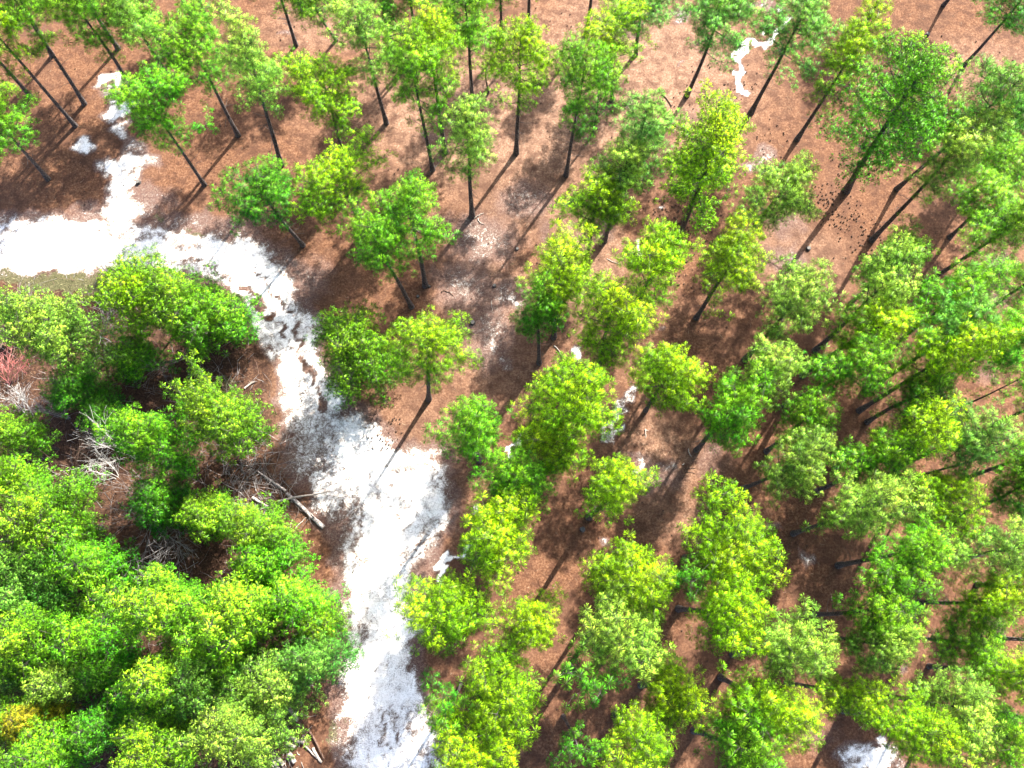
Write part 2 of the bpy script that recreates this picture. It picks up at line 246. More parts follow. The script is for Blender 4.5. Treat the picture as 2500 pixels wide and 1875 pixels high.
SAND = [(-32.6, 41.03, 1.01, 0.75, 0, 0.95), (-31.45, 38.01, 1.56, 0.96, 35, 0.95), (-30.67, 35.53, 0.59, 0.81, 0, 0.6), (-33.79, 34.74, 0.99, 0.69, -10, 0.95), (-30.63, 33.01, 2.11, 0.94, 8, 1.0), (-28.73, 33.14, 0.94, 0.73, 0, 0.6), (-30.38, 31.11, 1.3, 1.98, 0, 0.85), (-30.12, 29.12, 2.14, 1.61, 0, 0.8), (-32.33, 39.64, 1.12, 1.12, 0, 0.6), (-31.03, 36.03, 0.81, 1.1, 0, 0.75), (-30.0, 34.57, 1.1, 0.95, 0, 0.6), (-27.81, 30.11, 2.51, 1.43, 0, 0.42), (-32.33, 29.12, 2.14, 0.79, 0, 0.5), (-19.09, 45.53, 0.61, 0.34, 0, 0.5), (-7.13, 35.9, 0.51, 0.33, 0, 0.6), (-6.45, 35.4, 1.1, 0.73, 0, 0.35), (17.4, 38.61, 0.52, 0.82, -20, 0.5), (22.23, 47.68, 0.39, 0.46, 0, 0.85), (21.03, 48.05, 1.93, 0.77, 0, 0.5), (13.94, 47.12, 1.0, 0.77, 0, 0.55), (9.81, 38.61, 0.45, 0.59, -10, 0.55), (13.85, 42.26, 0.38, 0.23, 0, 0.6), (19.64, 33.95, 0.8, 1.46, -40, 0.55), (18.73, 33.01, 0.51, 0.65, 0, 0.65), (11.43, 29.36, 0.29, 0.36, 0, 0.75), (9.68, 25.97, 0.32, 0.7, -15, 1.0), (4.4, 17.34, 0.61, 0.58, 0, 1.0), (0.41, 21.76, 0.41, 0.9, 0, 0.7), (-1.03, 19.82, 0.48, 0.55, 0, 0.6), (-1.12, 18.3, 0.68, 0.75, 0, 0.62), (-0.27, 17.09, 0.41, 0.47, 0, 0.62), (5.47, 30.91, 0.36, 0.36, 0, 0.6), (11.41, 19.42, 0.41, 0.41, 0, 0.5), (2.55, 15.2, 0.27, 0.34, 0, 0.9), (9.05, 9.16, 0.46, 0.59, 0, 0.8), (8.89, 10.08, 0.65, 0.29, -40, 0.65), (11.07, 9.25, 0.59, 0.46, 0, 0.6), (9.7, 8.5, 2.43, 1.62, 0, 0.4), (6.16, 4.03, 0.38, 0.32, 0, 0.6), (20.02, 2.64, 0.41, 0.6, 0, 0.62), (17.78, 5.1, 0.64, 0.45, 0, 0.48), (23.07, -9.54, 1.95, 0.89, 5, 0.95), (23.95, -8.47, 0.36, 0.54, 0, 0.9), (31.92, -1.4, 0.8, 0.68, 0, 0.5), (25.82, -4.23, 0.3, 0.37, 0, 0.55), (-2.44, 6.24, 0.45, 0.26, 30, 0.8), (-6.25, -1.2, 0.62, 0.37, 0, 0.85), (-15.53, 23.54, 2.44, 2.09, 0, 0.4), (-17.34, 24.49, 1.4, 1.05, 0, 0.45), (-2.15, 26.59, 3.18, 2.65, 0, 0.5), (-3.68, 23.17, 2.61, 2.09, 0, 0.5), (-1.57, 19.13, 1.88, 3.24, 0, 0.5), (0.86, 30.11, 2.51, 2.15, 0, 0.45), (-0.55, 22.05, 1.73, 1.73, 0, 0.5), (-5.54, 28.14, 1.42, 1.78, 0, 0.3), (-14.82, 13.51, 2.06, 3.99, 12, 0.74), (-14.26, 10.14, 1.96, 2.62, 0, 0.66), (-12.47, 7.53, 1.94, 2.42, 0, 0.74), (-16.03, 16.28, 1.35, 2.02, 20, 0.72), (-12.29, 4.66, 1.27, 1.91, 0, 0.36), (-13.6, 15.24, 1.68, 2.01, 0, 0.55), (-6.65, 7.53, 2.58, 3.39, 0, 0.72), (-6.38, 4.03, 1.9, 2.54, 0, 0.6), (-6.74, -4.06, 0.91, 1.83, 0, 0.45), (-6.22, -5.77, 0.91, 1.51, 0, 0.45), (-11.39, 0.06, 0.75, 3.74, 0, 0.42), (-10.9, -8.55, 0.83, 2.68, 0, 0.48), (20.82, 25.05, 2.1, 1.75, 0, 0.4), (21.11, 28.14, 2.13, 1.78, 0, 0.3), (19.53, -8.0, 2.39, 1.49, 0, 0.27), (-25.09, 28.14, 3.91, 1.28, 0, 0.46), (-21.46, 27.36, 2.48, 1.42, 0, 0.42), (-19.4, 28.14, 1.78, 1.07, 0, 0.3), (34.48, 16.28, 2.02, 1.35, 0, 0.3), (36.1, 22.05, 1.38, 1.04, 0, 0.4), (-36.52, 28.53, 3.2, 0.5, 0, 0.4), (-11.58, 3.41, 0.95, 2.85, 0, 0.4), (14.58, 37.5, 2.22, 1.48, 0, 0.25), (8.58, 45.85, 2.3, 1.92, 0, 0.28), (14.2, 10.14, 1.96, 1.96, 0, 0.27), (-17.26, 19.13, 1.02, 2.05, 0, 0.3), (20.19, 22.05, 1.38, 1.04, 0, 0.35), (36.94, 25.05, 1.05, 0.7, 0, 0.5), (6.87, 27.36, 1.06, 1.06, 0, 0.3), (2.62, 27.36, 1.06, 1.77, 0, 0.3)]
GRASS = [(-33.57, 23.17, 4.52, 0.9, 0, 0.8), (-24.43, 27.05, 0.71, 0.42, -20, 0.8), (-27.1, 28.61, 0.85, 0.5, -30, 0.6), (-11.32, -8.03, 0.48, 1.49, 0, 0.6), (-20.66, 15.41, 1.01, 0.67, 0, 0.6), (-29.87, 24.11, 1.4, 0.49, 0, 0.6), (-37.46, 23.54, 2.09, 0.84, 0, 0.7), (-13.46, 7.85, 0.65, 0.45, 0, 0.3), (7.88, 11.81, 0.53, 0.33, 0, 0.4), (0.31, 24.49, 0.49, 0.49, 0, 0.4), (-5.38, 8.18, 0.0, 0.0, 0, 0)]
PALE = [(6.1, 25.05, 3.15, 9.11, 0, 0.8), (-1.57, 19.85, 4.45, 7.53, 0, 0.8), (10.24, 9.48, 3.91, 5.22, 0, 0.7), (21.52, 25.05, 4.21, 4.21, 0, 0.7), (12.59, 5.29, 4.47, 1.92, 0, 0.5), (-0.22, 37.5, 15.54, 8.51, 0, 1.0), (10.32, 41.82, 11.3, 9.8, 0, 1.0), (-15.55, 45.85, 6.13, 3.06, 0, 0.7), (-6.72, 9.48, 5.22, 6.52, 0, 0.5), (38.21, 41.82, 6.03, 3.39, 0, 0.6), (4.93, 19.85, 7.53, 6.16, 0, 0.3), (1.57, 29.32, 5.71, 4.29, 0, 0.6), (37.64, 25.05, 4.21, 4.21, 0, 0.3), (-16.1, 12.83, 3.98, 7.29, 0, 0.5)]
STREAKS = [([(22.84, 46.76), (21.28, 44.76), (19.11, 44.26), (18.54, 42.88), (18.69, 41.78), (18.07, 40.6), (18.34, 39.73)], 0.35, 1.0), ([(8.83, 14.92), (7.85, 13.58), (7.07, 12.15), (6.74, 11.21)], 0.4, 0.66), ([(0.66, 11.31), (0.2, 10.31), (-0.03, 9.81)], 0.23, 0.95), ([(-3.04, 3.78), (-3.73, 3.01), (-4.45, 2.95), (-4.97, 2.02), (-5.21, 1.57)], 0.25, 0.98), ([(-13.58, 14.89), (-12.62, 12.83), (-12.13, 11.81)], 0.17, 0.2), ([(-20.5, 22.72), (-18.82, 21.31), (-17.32, 19.85), (-15.64, 17.88), (-14.48, 15.76), (-13.49, 13.51)], 0.21, -0.5), ([(-19.04, 23.92), (-17.47, 21.68), (-15.95, 19.85), (-15.09, 18.23)], 0.17, -0.42), ([(-39.03, 26.59), (-34.82, 26.78), (-30.56, 26.59), (-25.51, 25.63), (-22.29, 25.05)], 0.11, -0.12), ([(-38.8, 25.25), (-33.51, 25.05), (-28.31, 25.51), (-24.04, 25.05)], 0.11, -0.14), ([(-9.85, 6.88), (-9.41, 1.57), (-9.29, -2.9), (-8.88, -5.77), (-8.46, -8.55), (-7.81, -11.26)], 0.13, -0.1), ([(-8.44, 6.24), (-8.12, 0.06), (-8.16, -4.35), (-7.61, -7.45), (-6.78, -11.26)], 0.13, -0.12), ([(22.07, -9.24), (23.58, -9.05), (24.69, -9.65)], 0.09, -0.3)]
FOREST = [(-41.3, 23.62), (-30.84, 23.54), (-22.34, 22.05), (-19.14, 19.13), (-17.71, 16.28), (-16.76, 12.83), (-16.17, 9.48), (-15.28, 6.24), (-15.2, 3.1), (-12.95, 0.06), (-12.64, -4.63), (-13.96, -7.45), (-13.48, -13.89), (-34.32, -13.89)]
LOGS = [
    ((-12.95, 4.97), (-15.68, 7.33), 0.16, 0.11, 'butt', 'thick pale fallen log with a grey sawn end beside the track'),
    ((-15.76, 7.46), (-17.82, 8.89), 0.1, 0.05, '', 'upper broken length of the fallen pine trunk, among twigs'),
    ((-16.22, 6.75), (-12.85, 7.46), 0.09, 0.04, '', 'straight pale pole lying across the fallen trunk'),
    ((-18.04, 7.04), (-16.83, 6.43), 0.11, 0.05, '', 'short root like stub lying left of the crossing pole'),
    ((-22.7, 16.35), (-20.87, 14.13), 0.13, 0.09, '', 'long pale log sticking out above the large bright young pines'),
    ((-21.35, 15.65), (-20.89, 15.06), 0.1, 0.09, '', 'short brown log right of the long pale one'),
    ((-19.3, 14.89), (-18.65, 15.48), 0.07, 0.06, '', 'short straight log alone on the grey verge of the track'),
    ((-23.29, 15.58), (-22.58, 14.54), 0.09, 0.07, '', 'dark log on the shaded side of the long pale one'),
    ((-14.41, -6.61), (-13.79, -7.31), 0.13, 0.12, '', 'upper cut log of the brush pile at bottom left of the track'),
    ((-14.52, -8.25), (-13.28, -8.53), 0.13, 0.11, 'butt', 'white cut log lying level in the brush pile'),
    ((-14.41, -8.61), (-13.85, -8.94), 0.12, 0.11, '', 'short log just below the level white one'),
    ((-14.18, -9.24), (-13.81, -9.81), 0.15, 0.14, 'butt', 'thick white short log at the lower middle of the brush pile'),
    ((-13.08, -7.95), (-11.96, -9.62), 0.07, 0.05, '', 'long thin dark pole on the right of the brush pile'),
    ((-12.75, -8.94), (-12.1, -9.78), 0.1, 0.07, '', 'pale log beside the long thin pole'),
    ((-14.93, -9.56), (-14.48, -9.92), 0.13, 0.12, '', 'log at lower left of the brush pile'),
    ((-13.26, -8.83), (-12.49, -9.65), 0.06, 0.04, '', 'thin stick like log in the middle of the brush pile'),
    ((-15.22, -9.65), (-14.76, -10.24), 0.11, 0.1, '', 'log at the far left end of the brush pile, cut by the bottom edge'),
    ((-14.7, 3.54), (-15.17, 3.97), 0.08, 0.06, '', 'dark short log on orange needles below the fallen log'),
]
STUMPS = [
    (-7.02, 22.02, 0.13, 0.2, 'small pale stump just right of the pine with long side branches'),
    (-6.18, 22.83, 0.11, 0.2, 'tiny grey stump at the foot of the pine with long side branches'),
    (-1.32, 22.87, 0.17, 0.25, 'round pale stump alone on mottled ground at centre'),
    (-2.91, 19.93, 0.22, 0.3, 'largest stump, on mottled ground right of the two toned pine'),
    (0.39, 25.89, 0.15, 0.2, 'dark stump beneath the long trunk shadow at centre'),
    (34.27, 45.17, 0.2, 0.25, 'stump on shaded ground in the upper right'),
    (22.52, 25.93, 0.2, 0.25, 'stump lying in the big trunk shadow right of the olive pine'),
    (4.85, 4.85, 0.22, 0.22, 'dark stump inside the trunk shadow of the round lime pine'),
    (-29.07, 31.51, 0.2, 0.3, 'broken stump on white sand at upper left with sticks'),
    (8.76, 46.67, 0.15, 0.15, 'brown low stump lump on open ground near the top, centre right'),
]
STICKS = [
    ([(12.09, 39.43), (12.51, 39.0), (12.84, 38.27), (12.56, 37.8), (12.0, 37.76)], 0.05, 'white angled fallen branch near a dark trunk foot, upper right of centre'),
    ([(9.47, 11.88), (9.52, 11.65), (9.47, 11.31)], 0.05, 'short white stick on mottled ground right of centre'),
    ([(9.47, 11.88), (9.69, 11.81)], 0.04, 'white stick end lying across the short stick right of centre'),
    ([(12.45, 10.48), (12.49, 10.14), (12.65, 9.95)], 0.04, 'pale bent stick left of the green pine foot'),
    ([(11.99, 9.32), (12.13, 9.45)], 0.04, 'tiny white chip of wood on mottled ground'),
    ([(12.01, 9.09), (12.92, 9.09)], 0.03, 'upper of two thin brown sticks lying parallel'),
    ([(12.09, 8.89), (12.8, 8.76)], 0.03, 'lower of two thin brown sticks lying parallel'),
    ([(-2.95, 28.45), (-2.53, 28.73), (-2.17, 28.92)], 0.04, 'thin branch lying right of the lone bushy pine foot'),
    ([(-2.6, 28.45), (-2.45, 28.06), (-2.06, 27.91)], 0.04, 'thin forked branch below the one by the lone bushy pine'),
    ([(-6.37, 32.44), (-5.67, 33.34)], 0.03, 'thin twig leaning at the foot of the left close pine'),
    ([(-14.32, 46.3), (-14.0, 46.76)], 0.04, 'white stick under the pine at the top edge'),
    ([(16.64, 39.43), (16.95, 39.64)], 0.03, 'short brown twig beside the white sand streak'),
    ([(-5.13, 22.5), (-4.64, 22.35), (-4.36, 22.05)], 0.04, 'dark fallen twig right of the tiny grey stump'),
    ([(-1.52, 21.68), (-1.48, 20.87)], 0.03, 'thin upright looking twig below the round pale stump'),
    ([(3.12, 18.16), (3.32, 17.88), (3.72, 17.27)], 0.05, 'curved grey branch beside the small white sand patch'),
    ([(16.37, 7.43), (16.52, 7.27)], 0.04, 'curled bark piece on orange ground by the curved foot, upper'),
    ([(16.44, 6.75), (16.59, 6.63)], 0.04, 'curled bark piece on orange ground by the curved foot, lower'),
    ([(37.0, 32.44), (37.28, 31.92)], 0.03, 'grey twig under the right hand crowns'),
    ([(-16.33, 7.33), (-16.69, 7.85), (-17.04, 8.18), (-17.25, 8.76)], 0.03, 'curved grey branch above the fallen trunk'),
    ([(-15.25, 6.72), (-15.54, 7.53), (-15.1, 8.18), (-14.98, 8.76)], 0.03, 'long thin branch rising from the fallen trunk'),
    ([(-14.86, 4.97), (-14.42, 5.45), (-14.21, 5.67)], 0.04, 'side branch stub below the fallen log'),
    ([(-15.45, 4.35), (-15.16, 5.54)], 0.03, 'thin pale pole between the log and the young pine'),
    ([(3.69, -5.68), (4.07, -4.92)], 0.03, 'grey dead branch beneath the open dark crown'),
    ([(7.15, 25.05), (8.18, 24.6)], 0.03, 'bare twig at the right of the dead tangle'),
    ([(-16.09, 10.98), (-16.0, 11.55)], 0.03, 'grey twig on the left verge of the track, upright'),
    ([(-16.04, 11.14), (-14.84, 11.41)], 0.03, 'long grey twig lying across the left verge of the track'),
]
CONES = [(12.93, 28.14, 2.49, 2.49, 150), (11.75, 25.82, 2.11, 2.11, 50), (27.0, 32.93, 2.18, 1.45, 60), (24.47, 29.71, 2.5, 2.15, 120), (26.7, 27.36, 2.12, 1.77, 60), (26.08, 25.05, 2.1, 1.05, 14), (17.04, 40.95, 3.0, 2.25, 34), (13.89, 38.36, 2.23, 1.49, 16), (9.08, 38.78, 2.23, 1.86, 14), (2.82, 44.94, 6.11, 3.05, 26), (7.18, 37.5, 7.4, 4.44, 20), (11.25, 30.11, 1.79, 1.43, 26), (-15.55, 45.85, 4.6, 2.68, 10), (-35.57, 38.78, 5.21, 4.09, 16), (-33.61, 30.51, 5.39, 1.8, 8), (-19.92, 34.16, 4.38, 4.38, 12), (-0.21, 25.44, 7.02, 4.92, 20), (-9.1, 11.81, 1.32, 1.65, 34), (-10.27, 30.51, 4.31, 4.31, 10), (4.7, 9.48, 8.15, 6.52, 14), (18.32, 16.28, 3.37, 3.37, 9), (15.54, 19.85, 2.05, 2.05, 8), (9.36, 4.66, 3.82, 2.55, 10), (6.08, 1.57, 1.88, 1.88, 8), (35.57, 41.82, 5.65, 4.14, 22), (31.02, 22.8, 6.94, 3.47, 12), (19.95, 35.4, 2.2, 2.2, 20), (-13.03, 1.26, 1.25, 2.82, 16), (13.72, -1.43, 2.47, 3.09, 8), (18.2, 3.72, 2.54, 2.54, 6), (0.43, -3.48, 3.06, 6.11, 10), (33.2, 14.54, 2.34, 1.34, 8), (16.08, 27.36, 2.12, 1.42, 40), (13.72, 23.54, 2.09, 1.74, 18)]


# ---------------------------------------------------------------- helpers
rng = np.random.default_rng(7)


def tag(o, label=None, cat=None, group=None, kind=None):
    if label: o['label'] = label
    if cat: o['category'] = cat
    if group: o['group'] = group
    if kind: o['kind'] = kind
    return o


def empty(name, loc, rz=0):
    o = bpy.data.objects.new(name, None)
    o.empty_display_size = .3
    o.location = loc
    o.rotation_euler = (0, 0, rz)
    COL.objects.link(o)
    return o


def mesh_obj(name, verts, faces, mat, parent=None, attr=None, smooth=False, mesh_only=False):
    """verts (N,3); faces: one (M,3) or (M,4) array, or a list of such arrays."""
    if not isinstance(faces, list): faces = [faces]
    faces = [np.asarray(f, dtype=np.int32) for f in faces if len(f)]
    me = bpy.data.meshes.new(name)
    me.vertices.add(len(verts))
    me.vertices.foreach_set('co', np.asarray(verts, dtype=np.float32).ravel())
    loops = np.concatenate([f.ravel() for f in faces])
    sizes = np.concatenate([np.full(len(f), f.shape[1], dtype=np.int32) for f in faces])
    me.loops.add(len(loops))
    me.loops.foreach_set('vertex_index', loops)
    me.polygons.add(len(sizes))
    me.polygons.foreach_set('loop_start', np.concatenate([[0], np.cumsum(sizes)[:-1]]).astype(np.int32))
    me.polygons.foreach_set('loop_total', sizes)
    me.polygons.foreach_set('use_smooth', np.full(len(sizes), smooth))
    if attr is not None:
        for k, v in attr.items():
            v = np.asarray(v, dtype=np.float32)
            if v.ndim == 1:
                a = me.attributes.new(k, 'FLOAT', 'POINT'); a.data.foreach_set('value', v)
            else:
                a = me.attributes.new(k, 'FLOAT_COLOR', 'POINT'); a.data.foreach_set('color', v.ravel())
    me.update(calc_edges=True)
    me.materials.append(mat)
    if mesh_only: return me
    o = bpy.data.objects.new(name, me)
    COL.objects.link(o)
    o.parent = parent
    return o


def tubes(paths, radii, sides):
    """paths (B,S,3), radii (B,S) -> verts, quads, vectorised tubes (ends open but closed to a tip by radius)."""
    P = np.asarray(paths, dtype=np.float64); Rr = np.asarray(radii, dtype=np.float64)
    Bn, S, _ = P.shape
    T = np.gradient(P, axis=1)
    T /= np.linalg.norm(T, axis=2, keepdims=True) + 1e-9
    ref = np.where(np.abs(T[..., 2:3]) > .9, np.array([1., 0, 0]), np.array([0, 0, 1.]))
    U = np.cross(T, ref); U /= np.linalg.norm(U, axis=2, keepdims=True) + 1e-9
    V = np.cross(T, U)
    a = np.arange(sides) * 2 * np.pi / sides
    ring = P[:, :, None, :] + Rr[:, :, None, None] * (U[:, :, None, :] * np.cos(a)[None, None, :, None] + V[:, :, None, :] * np.sin(a)[None, None, :, None])
    verts = ring.reshape(-1, 3)
    idx = np.arange(Bn * S * sides).reshape(Bn, S, sides)
    q = np.stack([idx[:, :-1], np.roll(idx, -1, 2)[:, :-1], np.roll(idx, -1, 2)[:, 1:], idx[:, 1:]], -1).reshape(-1, 4)
    return verts, q


# value noise in numpy, for the lie of the ground and for uneven outlines
_g = rng.random((256, 256))
def vnoise(x, y, s=1.0, seed=0):
    x = np.asarray(x, dtype=float) * s + 37.3 + seed * 17.7; y = np.asarray(y, dtype=float) * s + 91.1 + seed * 5.3
    xi = np.floor(x).astype(int); yi = np.floor(y).astype(int); fx = x - xi; fy = y - yi
    fx = fx * fx * (3 - 2 * fx); fy = fy * fy * (3 - 2 * fy)
    g = lambda i, j: _g[i % 256, j % 256]
    return (g(xi, yi) * (1 - fx) + g(xi + 1, yi) * fx) * (1 - fy) + (g(xi, yi + 1) * (1 - fx) + g(xi + 1, yi + 1) * fx) * fy


def seg_dist(px, py, pts):
    d = np.full(px.shape, 1e9)
    for (ax, ay), (bx, by) in zip(pts[:-1], pts[1:]):
        vx, vy = bx - ax, by - ay
        t = np.clip(((px - ax) * vx + (py - ay) * vy) / (vx * vx + vy * vy + 1e-9), 0, 1)
        d = np.minimum(d, np.hypot(px - ax - t * vx, py - ay - t * vy))
    return d


def poly_sd(px, py, poly):
    """signed distance, positive inside"""
    inside = np.zeros(px.shape, bool)
    n = len(poly)
    for i in range(n):
        ax, ay = poly[i]; bx, by = poly[(i + 1) % n]
        c = ((ay > py) != (by > py)) & (px < (bx - ax) * (py - ay) / ((by - ay) if by != ay else 1e-9) + ax)
        inside ^= c
    d = seg_dist(px, py, list(poly) + [poly[0]])
    return np.where(inside, d, -d)


def height(x, y):
    """gently uneven forest floor; the track lies a little lower and has two ruts"""
    x = np.asarray(x, dtype=float); y = np.asarray(y, dtype=float)
    h = .10 * (vnoise(x, y, .12, 1) - .5) + .05 * (vnoise(x, y, .5, 2) - .5) + .02 * (vnoise(x, y, 1.9, 3) - .5)
    return h


def ss(a, b, v):
    t = np.clip((v - a) / (b - a), 0, 1)
    return t * t * (3 - 2 * t)


# ---------------------------------------------------------------- materials
def new_mat(name):
    m = bpy.data.materials.new(name)
    m.use_nodes = True
    nt = m.node_tree
    for n in list(nt.nodes): nt.nodes.remove(n)
    return m, nt


class NT:
    def __init__(self, nt): self.t = nt
    def n(self, typ, **kw):
        nd = self.t.nodes.new(typ)
        for k, v in kw.items():
            if k.startswith('i_'):
                key = k[2:]
                nd.inputs[int(key) if key.isdigit() else key.replace('_', ' ')].default_value = v
            else: setattr(nd, k, v)
        return nd
    def l(self, a, b): self.t.links.new(a, b)
    def noise(self, vec, scale, detail=3, rough=.55, dist=0):
        nd = self.n('ShaderNodeTexNoise', i_Scale=scale, i_Detail=detail, i_Roughness=rough, i_Distortion=dist)
        self.l(vec, nd.inputs['Vector']); return nd.outputs[0]
    def math(self, op, a, b=None, c=None, clamp=False):
        nd = self.n('ShaderNodeMath', operation=op, use_clamp=clamp)
        for i, v in enumerate((a, b, c)):
            if v is None: continue
            if isinstance(v, (int, float)): nd.inputs[i].default_value = v
            else: self.l(v, nd.inputs[i])
        return nd.outputs[0]
    def smooth(self, v, a, b):
        nd = self.n('ShaderNodeMapRange', interpolation_type='SMOOTHSTEP')
        self.l(v, nd.inputs[0]); nd.inputs[1].default_value = a; nd.inputs[2].default_value = b
        return nd.outputs[0]
    def mix(self, f, a, b, blend='MIX'):
        nd = self.n('ShaderNodeMix', data_type='RGBA', blend_type=blend)
        if isinstance(f, (int, float)): nd.inputs[0].default_value = f
        else: self.l(f, nd.inputs[0])
        for i, v in ((6, a), (7, b)):
            if isinstance(v, tuple): nd.inputs[i].default_value = (*v, 1) if len(v) == 3 else v
            else: self.l(v, nd.inputs[i])
        return nd.outputs[2]
    def ramp(self, f, stops):
        nd = self.n('ShaderNodeValToRGB')
        cr = nd.color_ramp
        while len(cr.elements) < len(stops): cr.elements.new(.5)
        for e, (p, c) in zip(cr.elements, stops): e.position = p; e.color = (*c, 1)
        self.l(f, nd.inputs[0]); return nd.outputs[0]


def ground_material():
    m, nt = new_mat('forest_floor'); k = NT(nt)
    pos = k.n('ShaderNodeNewGeometry').outputs['Position']
    att = k.n('ShaderNodeAttribute', attribute_name='cover')
    sep = k.n('ShaderNodeSeparateColor'); k.l(att.outputs['Color'], sep.inputs[0])
    S, G, F = sep.outputs[0], sep.outputs[1], sep.outputs[2]
    PL = k.n('ShaderNodeAttribute', attribute_name='pale').outputs['Fac']
    big = k.noise(pos, .22, 3); mid = k.noise(pos, 1.3, 4); fine = k.noise(pos, 6.5, 5, .65); tiny = k.noise(pos, 20, 3, .7)
    warp = k.noise(pos, 3.2, 4, .6, 1.2)
    # needle litter
    straw = k.ramp(k.math('ADD', k.math('MULTIPLY', fine, .55), k.math('MULTIPLY', tiny, .45)),
                   [(.32, (.024, .009, .004)), (.44, (.066, .028, .014)), (.55, (.128, .062, .033)), (.68, (.23, .140, .088))])
    strawp = k.ramp(k.math('ADD', k.math('MULTIPLY', fine, .5), k.math('MULTIPLY', tiny, .5)),
                    [(.32, (.040, .019, .012)), (.44, (.130, .072, .045)), (.55, (.215, .130, .088)), (.68, (.34, .255, .19))])
    c = k.mix(k.math('MULTIPLY', PL, .85), straw, strawp)
    c = k.mix(k.smooth(mid, .42, .66), c, k.mix(.60, c, (.034, .014, .009)))
    c = k.mix(k.smooth(big, .40, .70), c, k.mix(.30, c, (.085, .045, .03)))
    c = k.mix(k.smooth(k.noise(pos, .42, 3, .6, .8), .48, .66), c, k.mix(.45, c, (.045, .022, .014)))
    # thin grey brown duff where sand is near the surface
    duff = k.ramp(k.math('ADD', k.math('MULTIPLY', fine, .4), k.math('MULTIPLY', tiny, .6)),
                  [(.34, (.030, .016, .013)), (.50, (.085, .050, .042)), (.66, (.23, .165, .135))])
    c = k.mix(k.math('MULTIPLY', k.smooth(S, .12, .40), .85), c, duff)
    # broadleaf litter of the young thicket
    fo = k.ramp(k.math('ADD', k.math('MULTIPLY', fine, .5), k.math('MULTIPLY', tiny, .5)),
                [(.34, (.008, .004, .003)), (.47, (.034, .016, .010)), (.57, (.080, .042, .024)), (.70, (.18, .115, .07))])
    fo = k.mix(k.smooth(mid, .45, .62), fo, k.mix(.5, fo, (.018, .009, .007)))
    c = k.mix(F, c, fo)
    # grass and moss
    gr = k.ramp(tiny, [(.33, (.016, .018, .006)), (.5, (.050, .050, .021)), (.68, (.14, .13, .07))])
    gm = k.smooth(k.math('ADD', G, k.math('MULTIPLY', k.math('SUBTRACT', fine, .5), 1.3)), .38, .62)
    c = k.mix(k.math('MULTIPLY', gm, .9), c, gr)
    # white sand
    v = k.math('ADD', S, k.math('ADD', k.math('MULTIPLY', k.math('SUBTRACT', warp, .5), .95),
                               k.math('MULTIPLY', k.math('SUBTRACT', tiny, .5), 1.1)))
    sm = k.smooth(v, .36, .68)
    sand = k.ramp(k.math('ADD', k.math('MULTIPLY', mid, .5), k.math('MULTIPLY', tiny, .5)),
                  [(.32, (.50, .44, .38)), (.44, (.72, .68, .63)), (.58, (.82, .80, .77))])
    sand = k.mix(k.smooth(v, .50, .98), (.155, .118, .094), sand)
    # needles, bark crumbs and damp crusts lying on the sand
    zone = k.smooth(k.noise(pos, .55, 3, .6), .36, .62)
    crumb = k.math('MULTIPLY', k.smooth(k.noise(pos, 13, 3, .75), .545, .62), k.math('ADD', .25, k.math('MULTIPLY', zone, .75)))
    ridge = k.math('ABSOLUTE', k.math('SUBTRACT', k.noise(pos, 1.9, 4, .62, 1.5), .5))
    crust = k.math('MULTIPLY', k.math('SUBTRACT', 1, k.smooth(ridge, .004, .030)), k.smooth(k.noise(pos, .9, 2), .50, .62))
    sand = k.mix(k.math('MULTIPLY', crumb, .80), sand, (.125, .095, .078))
    sand = k.mix(k.math('MULTIPLY', crust, .70), sand, (.13, .10, .082))
    c = k.mix(sm, c, sand)
    b = k.n('ShaderNodeBump', i_Strength=.55, i_Distance=.05)
    k.l(k.math('ADD', k.math('MULTIPLY', fine, .8), k.math('ADD', k.math('MULTIPLY', tiny, .35), k.math('MULTIPLY', sm, -.25))), b.inputs['Height'])
    p = k.n('ShaderNodeBsdfPrincipled', i_Roughness=.95)
    p.inputs['Specular IOR Level'].default_value = .15
    k.l(c, p.inputs['Base Color']); k.l(b.outputs[0], p.inputs['Normal'])
    k.l(p.outputs[0], k.n('ShaderNodeOutputMaterial').inputs[0])
    return m


def needle_material():
    m, nt = new_mat('pine_needles'); k = NT(nt)
    oc = k.n('ShaderNodeObjectInfo').outputs['Color']
    tone = k.n('ShaderNodeAttribute', attribute_name='tone')
    sep = k.n('ShaderNodeSeparateColor'); k.l(tone.outputs['Color'], sep.inputs[0])
    # r: along the needle (root 0, tip 1; low values darken the tuft centre as shade would), g: value of the tuft, b: hue of the tuft (new growth, plus sunlit yellow painted into crown tops)
    hsv = k.n('ShaderNodeHueSaturation', i_Saturation=1.0)
    k.l(oc, hsv.inputs['Color'])
    k.l(k.math('ADD', .5, k.math('MULTIPLY', k.math('SUBTRACT', .5, sep.outputs[2]), .075)), hsv.inputs['Hue'])
    k.l(k.math('ADD', .40, k.math('MULTIPLY', sep.outputs[1], 1.15)), hsv.inputs['Value'])
    c = k.mix(k.smooth(sep.outputs[0], .30, .92), k.mix(.85, hsv.outputs[0], (.012, .024, .005)), hsv.outputs[0])  # roots darkened: shade inside the tuft painted into the needle colour
    d = k.n('ShaderNodeBsdfPrincipled', i_Roughness=.42)
    d.inputs['Specular IOR Level'].default_value = .12
    k.l(c, d.inputs['Base Color'])
    t = k.n('ShaderNodeBsdfTranslucent')
    k.l(k.mix(.5, c, k.mix(1, c, (1.25, 1.15, .55), 'MULTIPLY')), t.inputs[0])
    mx = k.n('ShaderNodeMixShader', i_0=.20)
    k.l(d.outputs[0], mx.inputs[1]); k.l(t.outputs[0], mx.inputs[2])
    k.l(mx.outputs[0], k.n('ShaderNodeOutputMaterial').inputs[0])
    return m


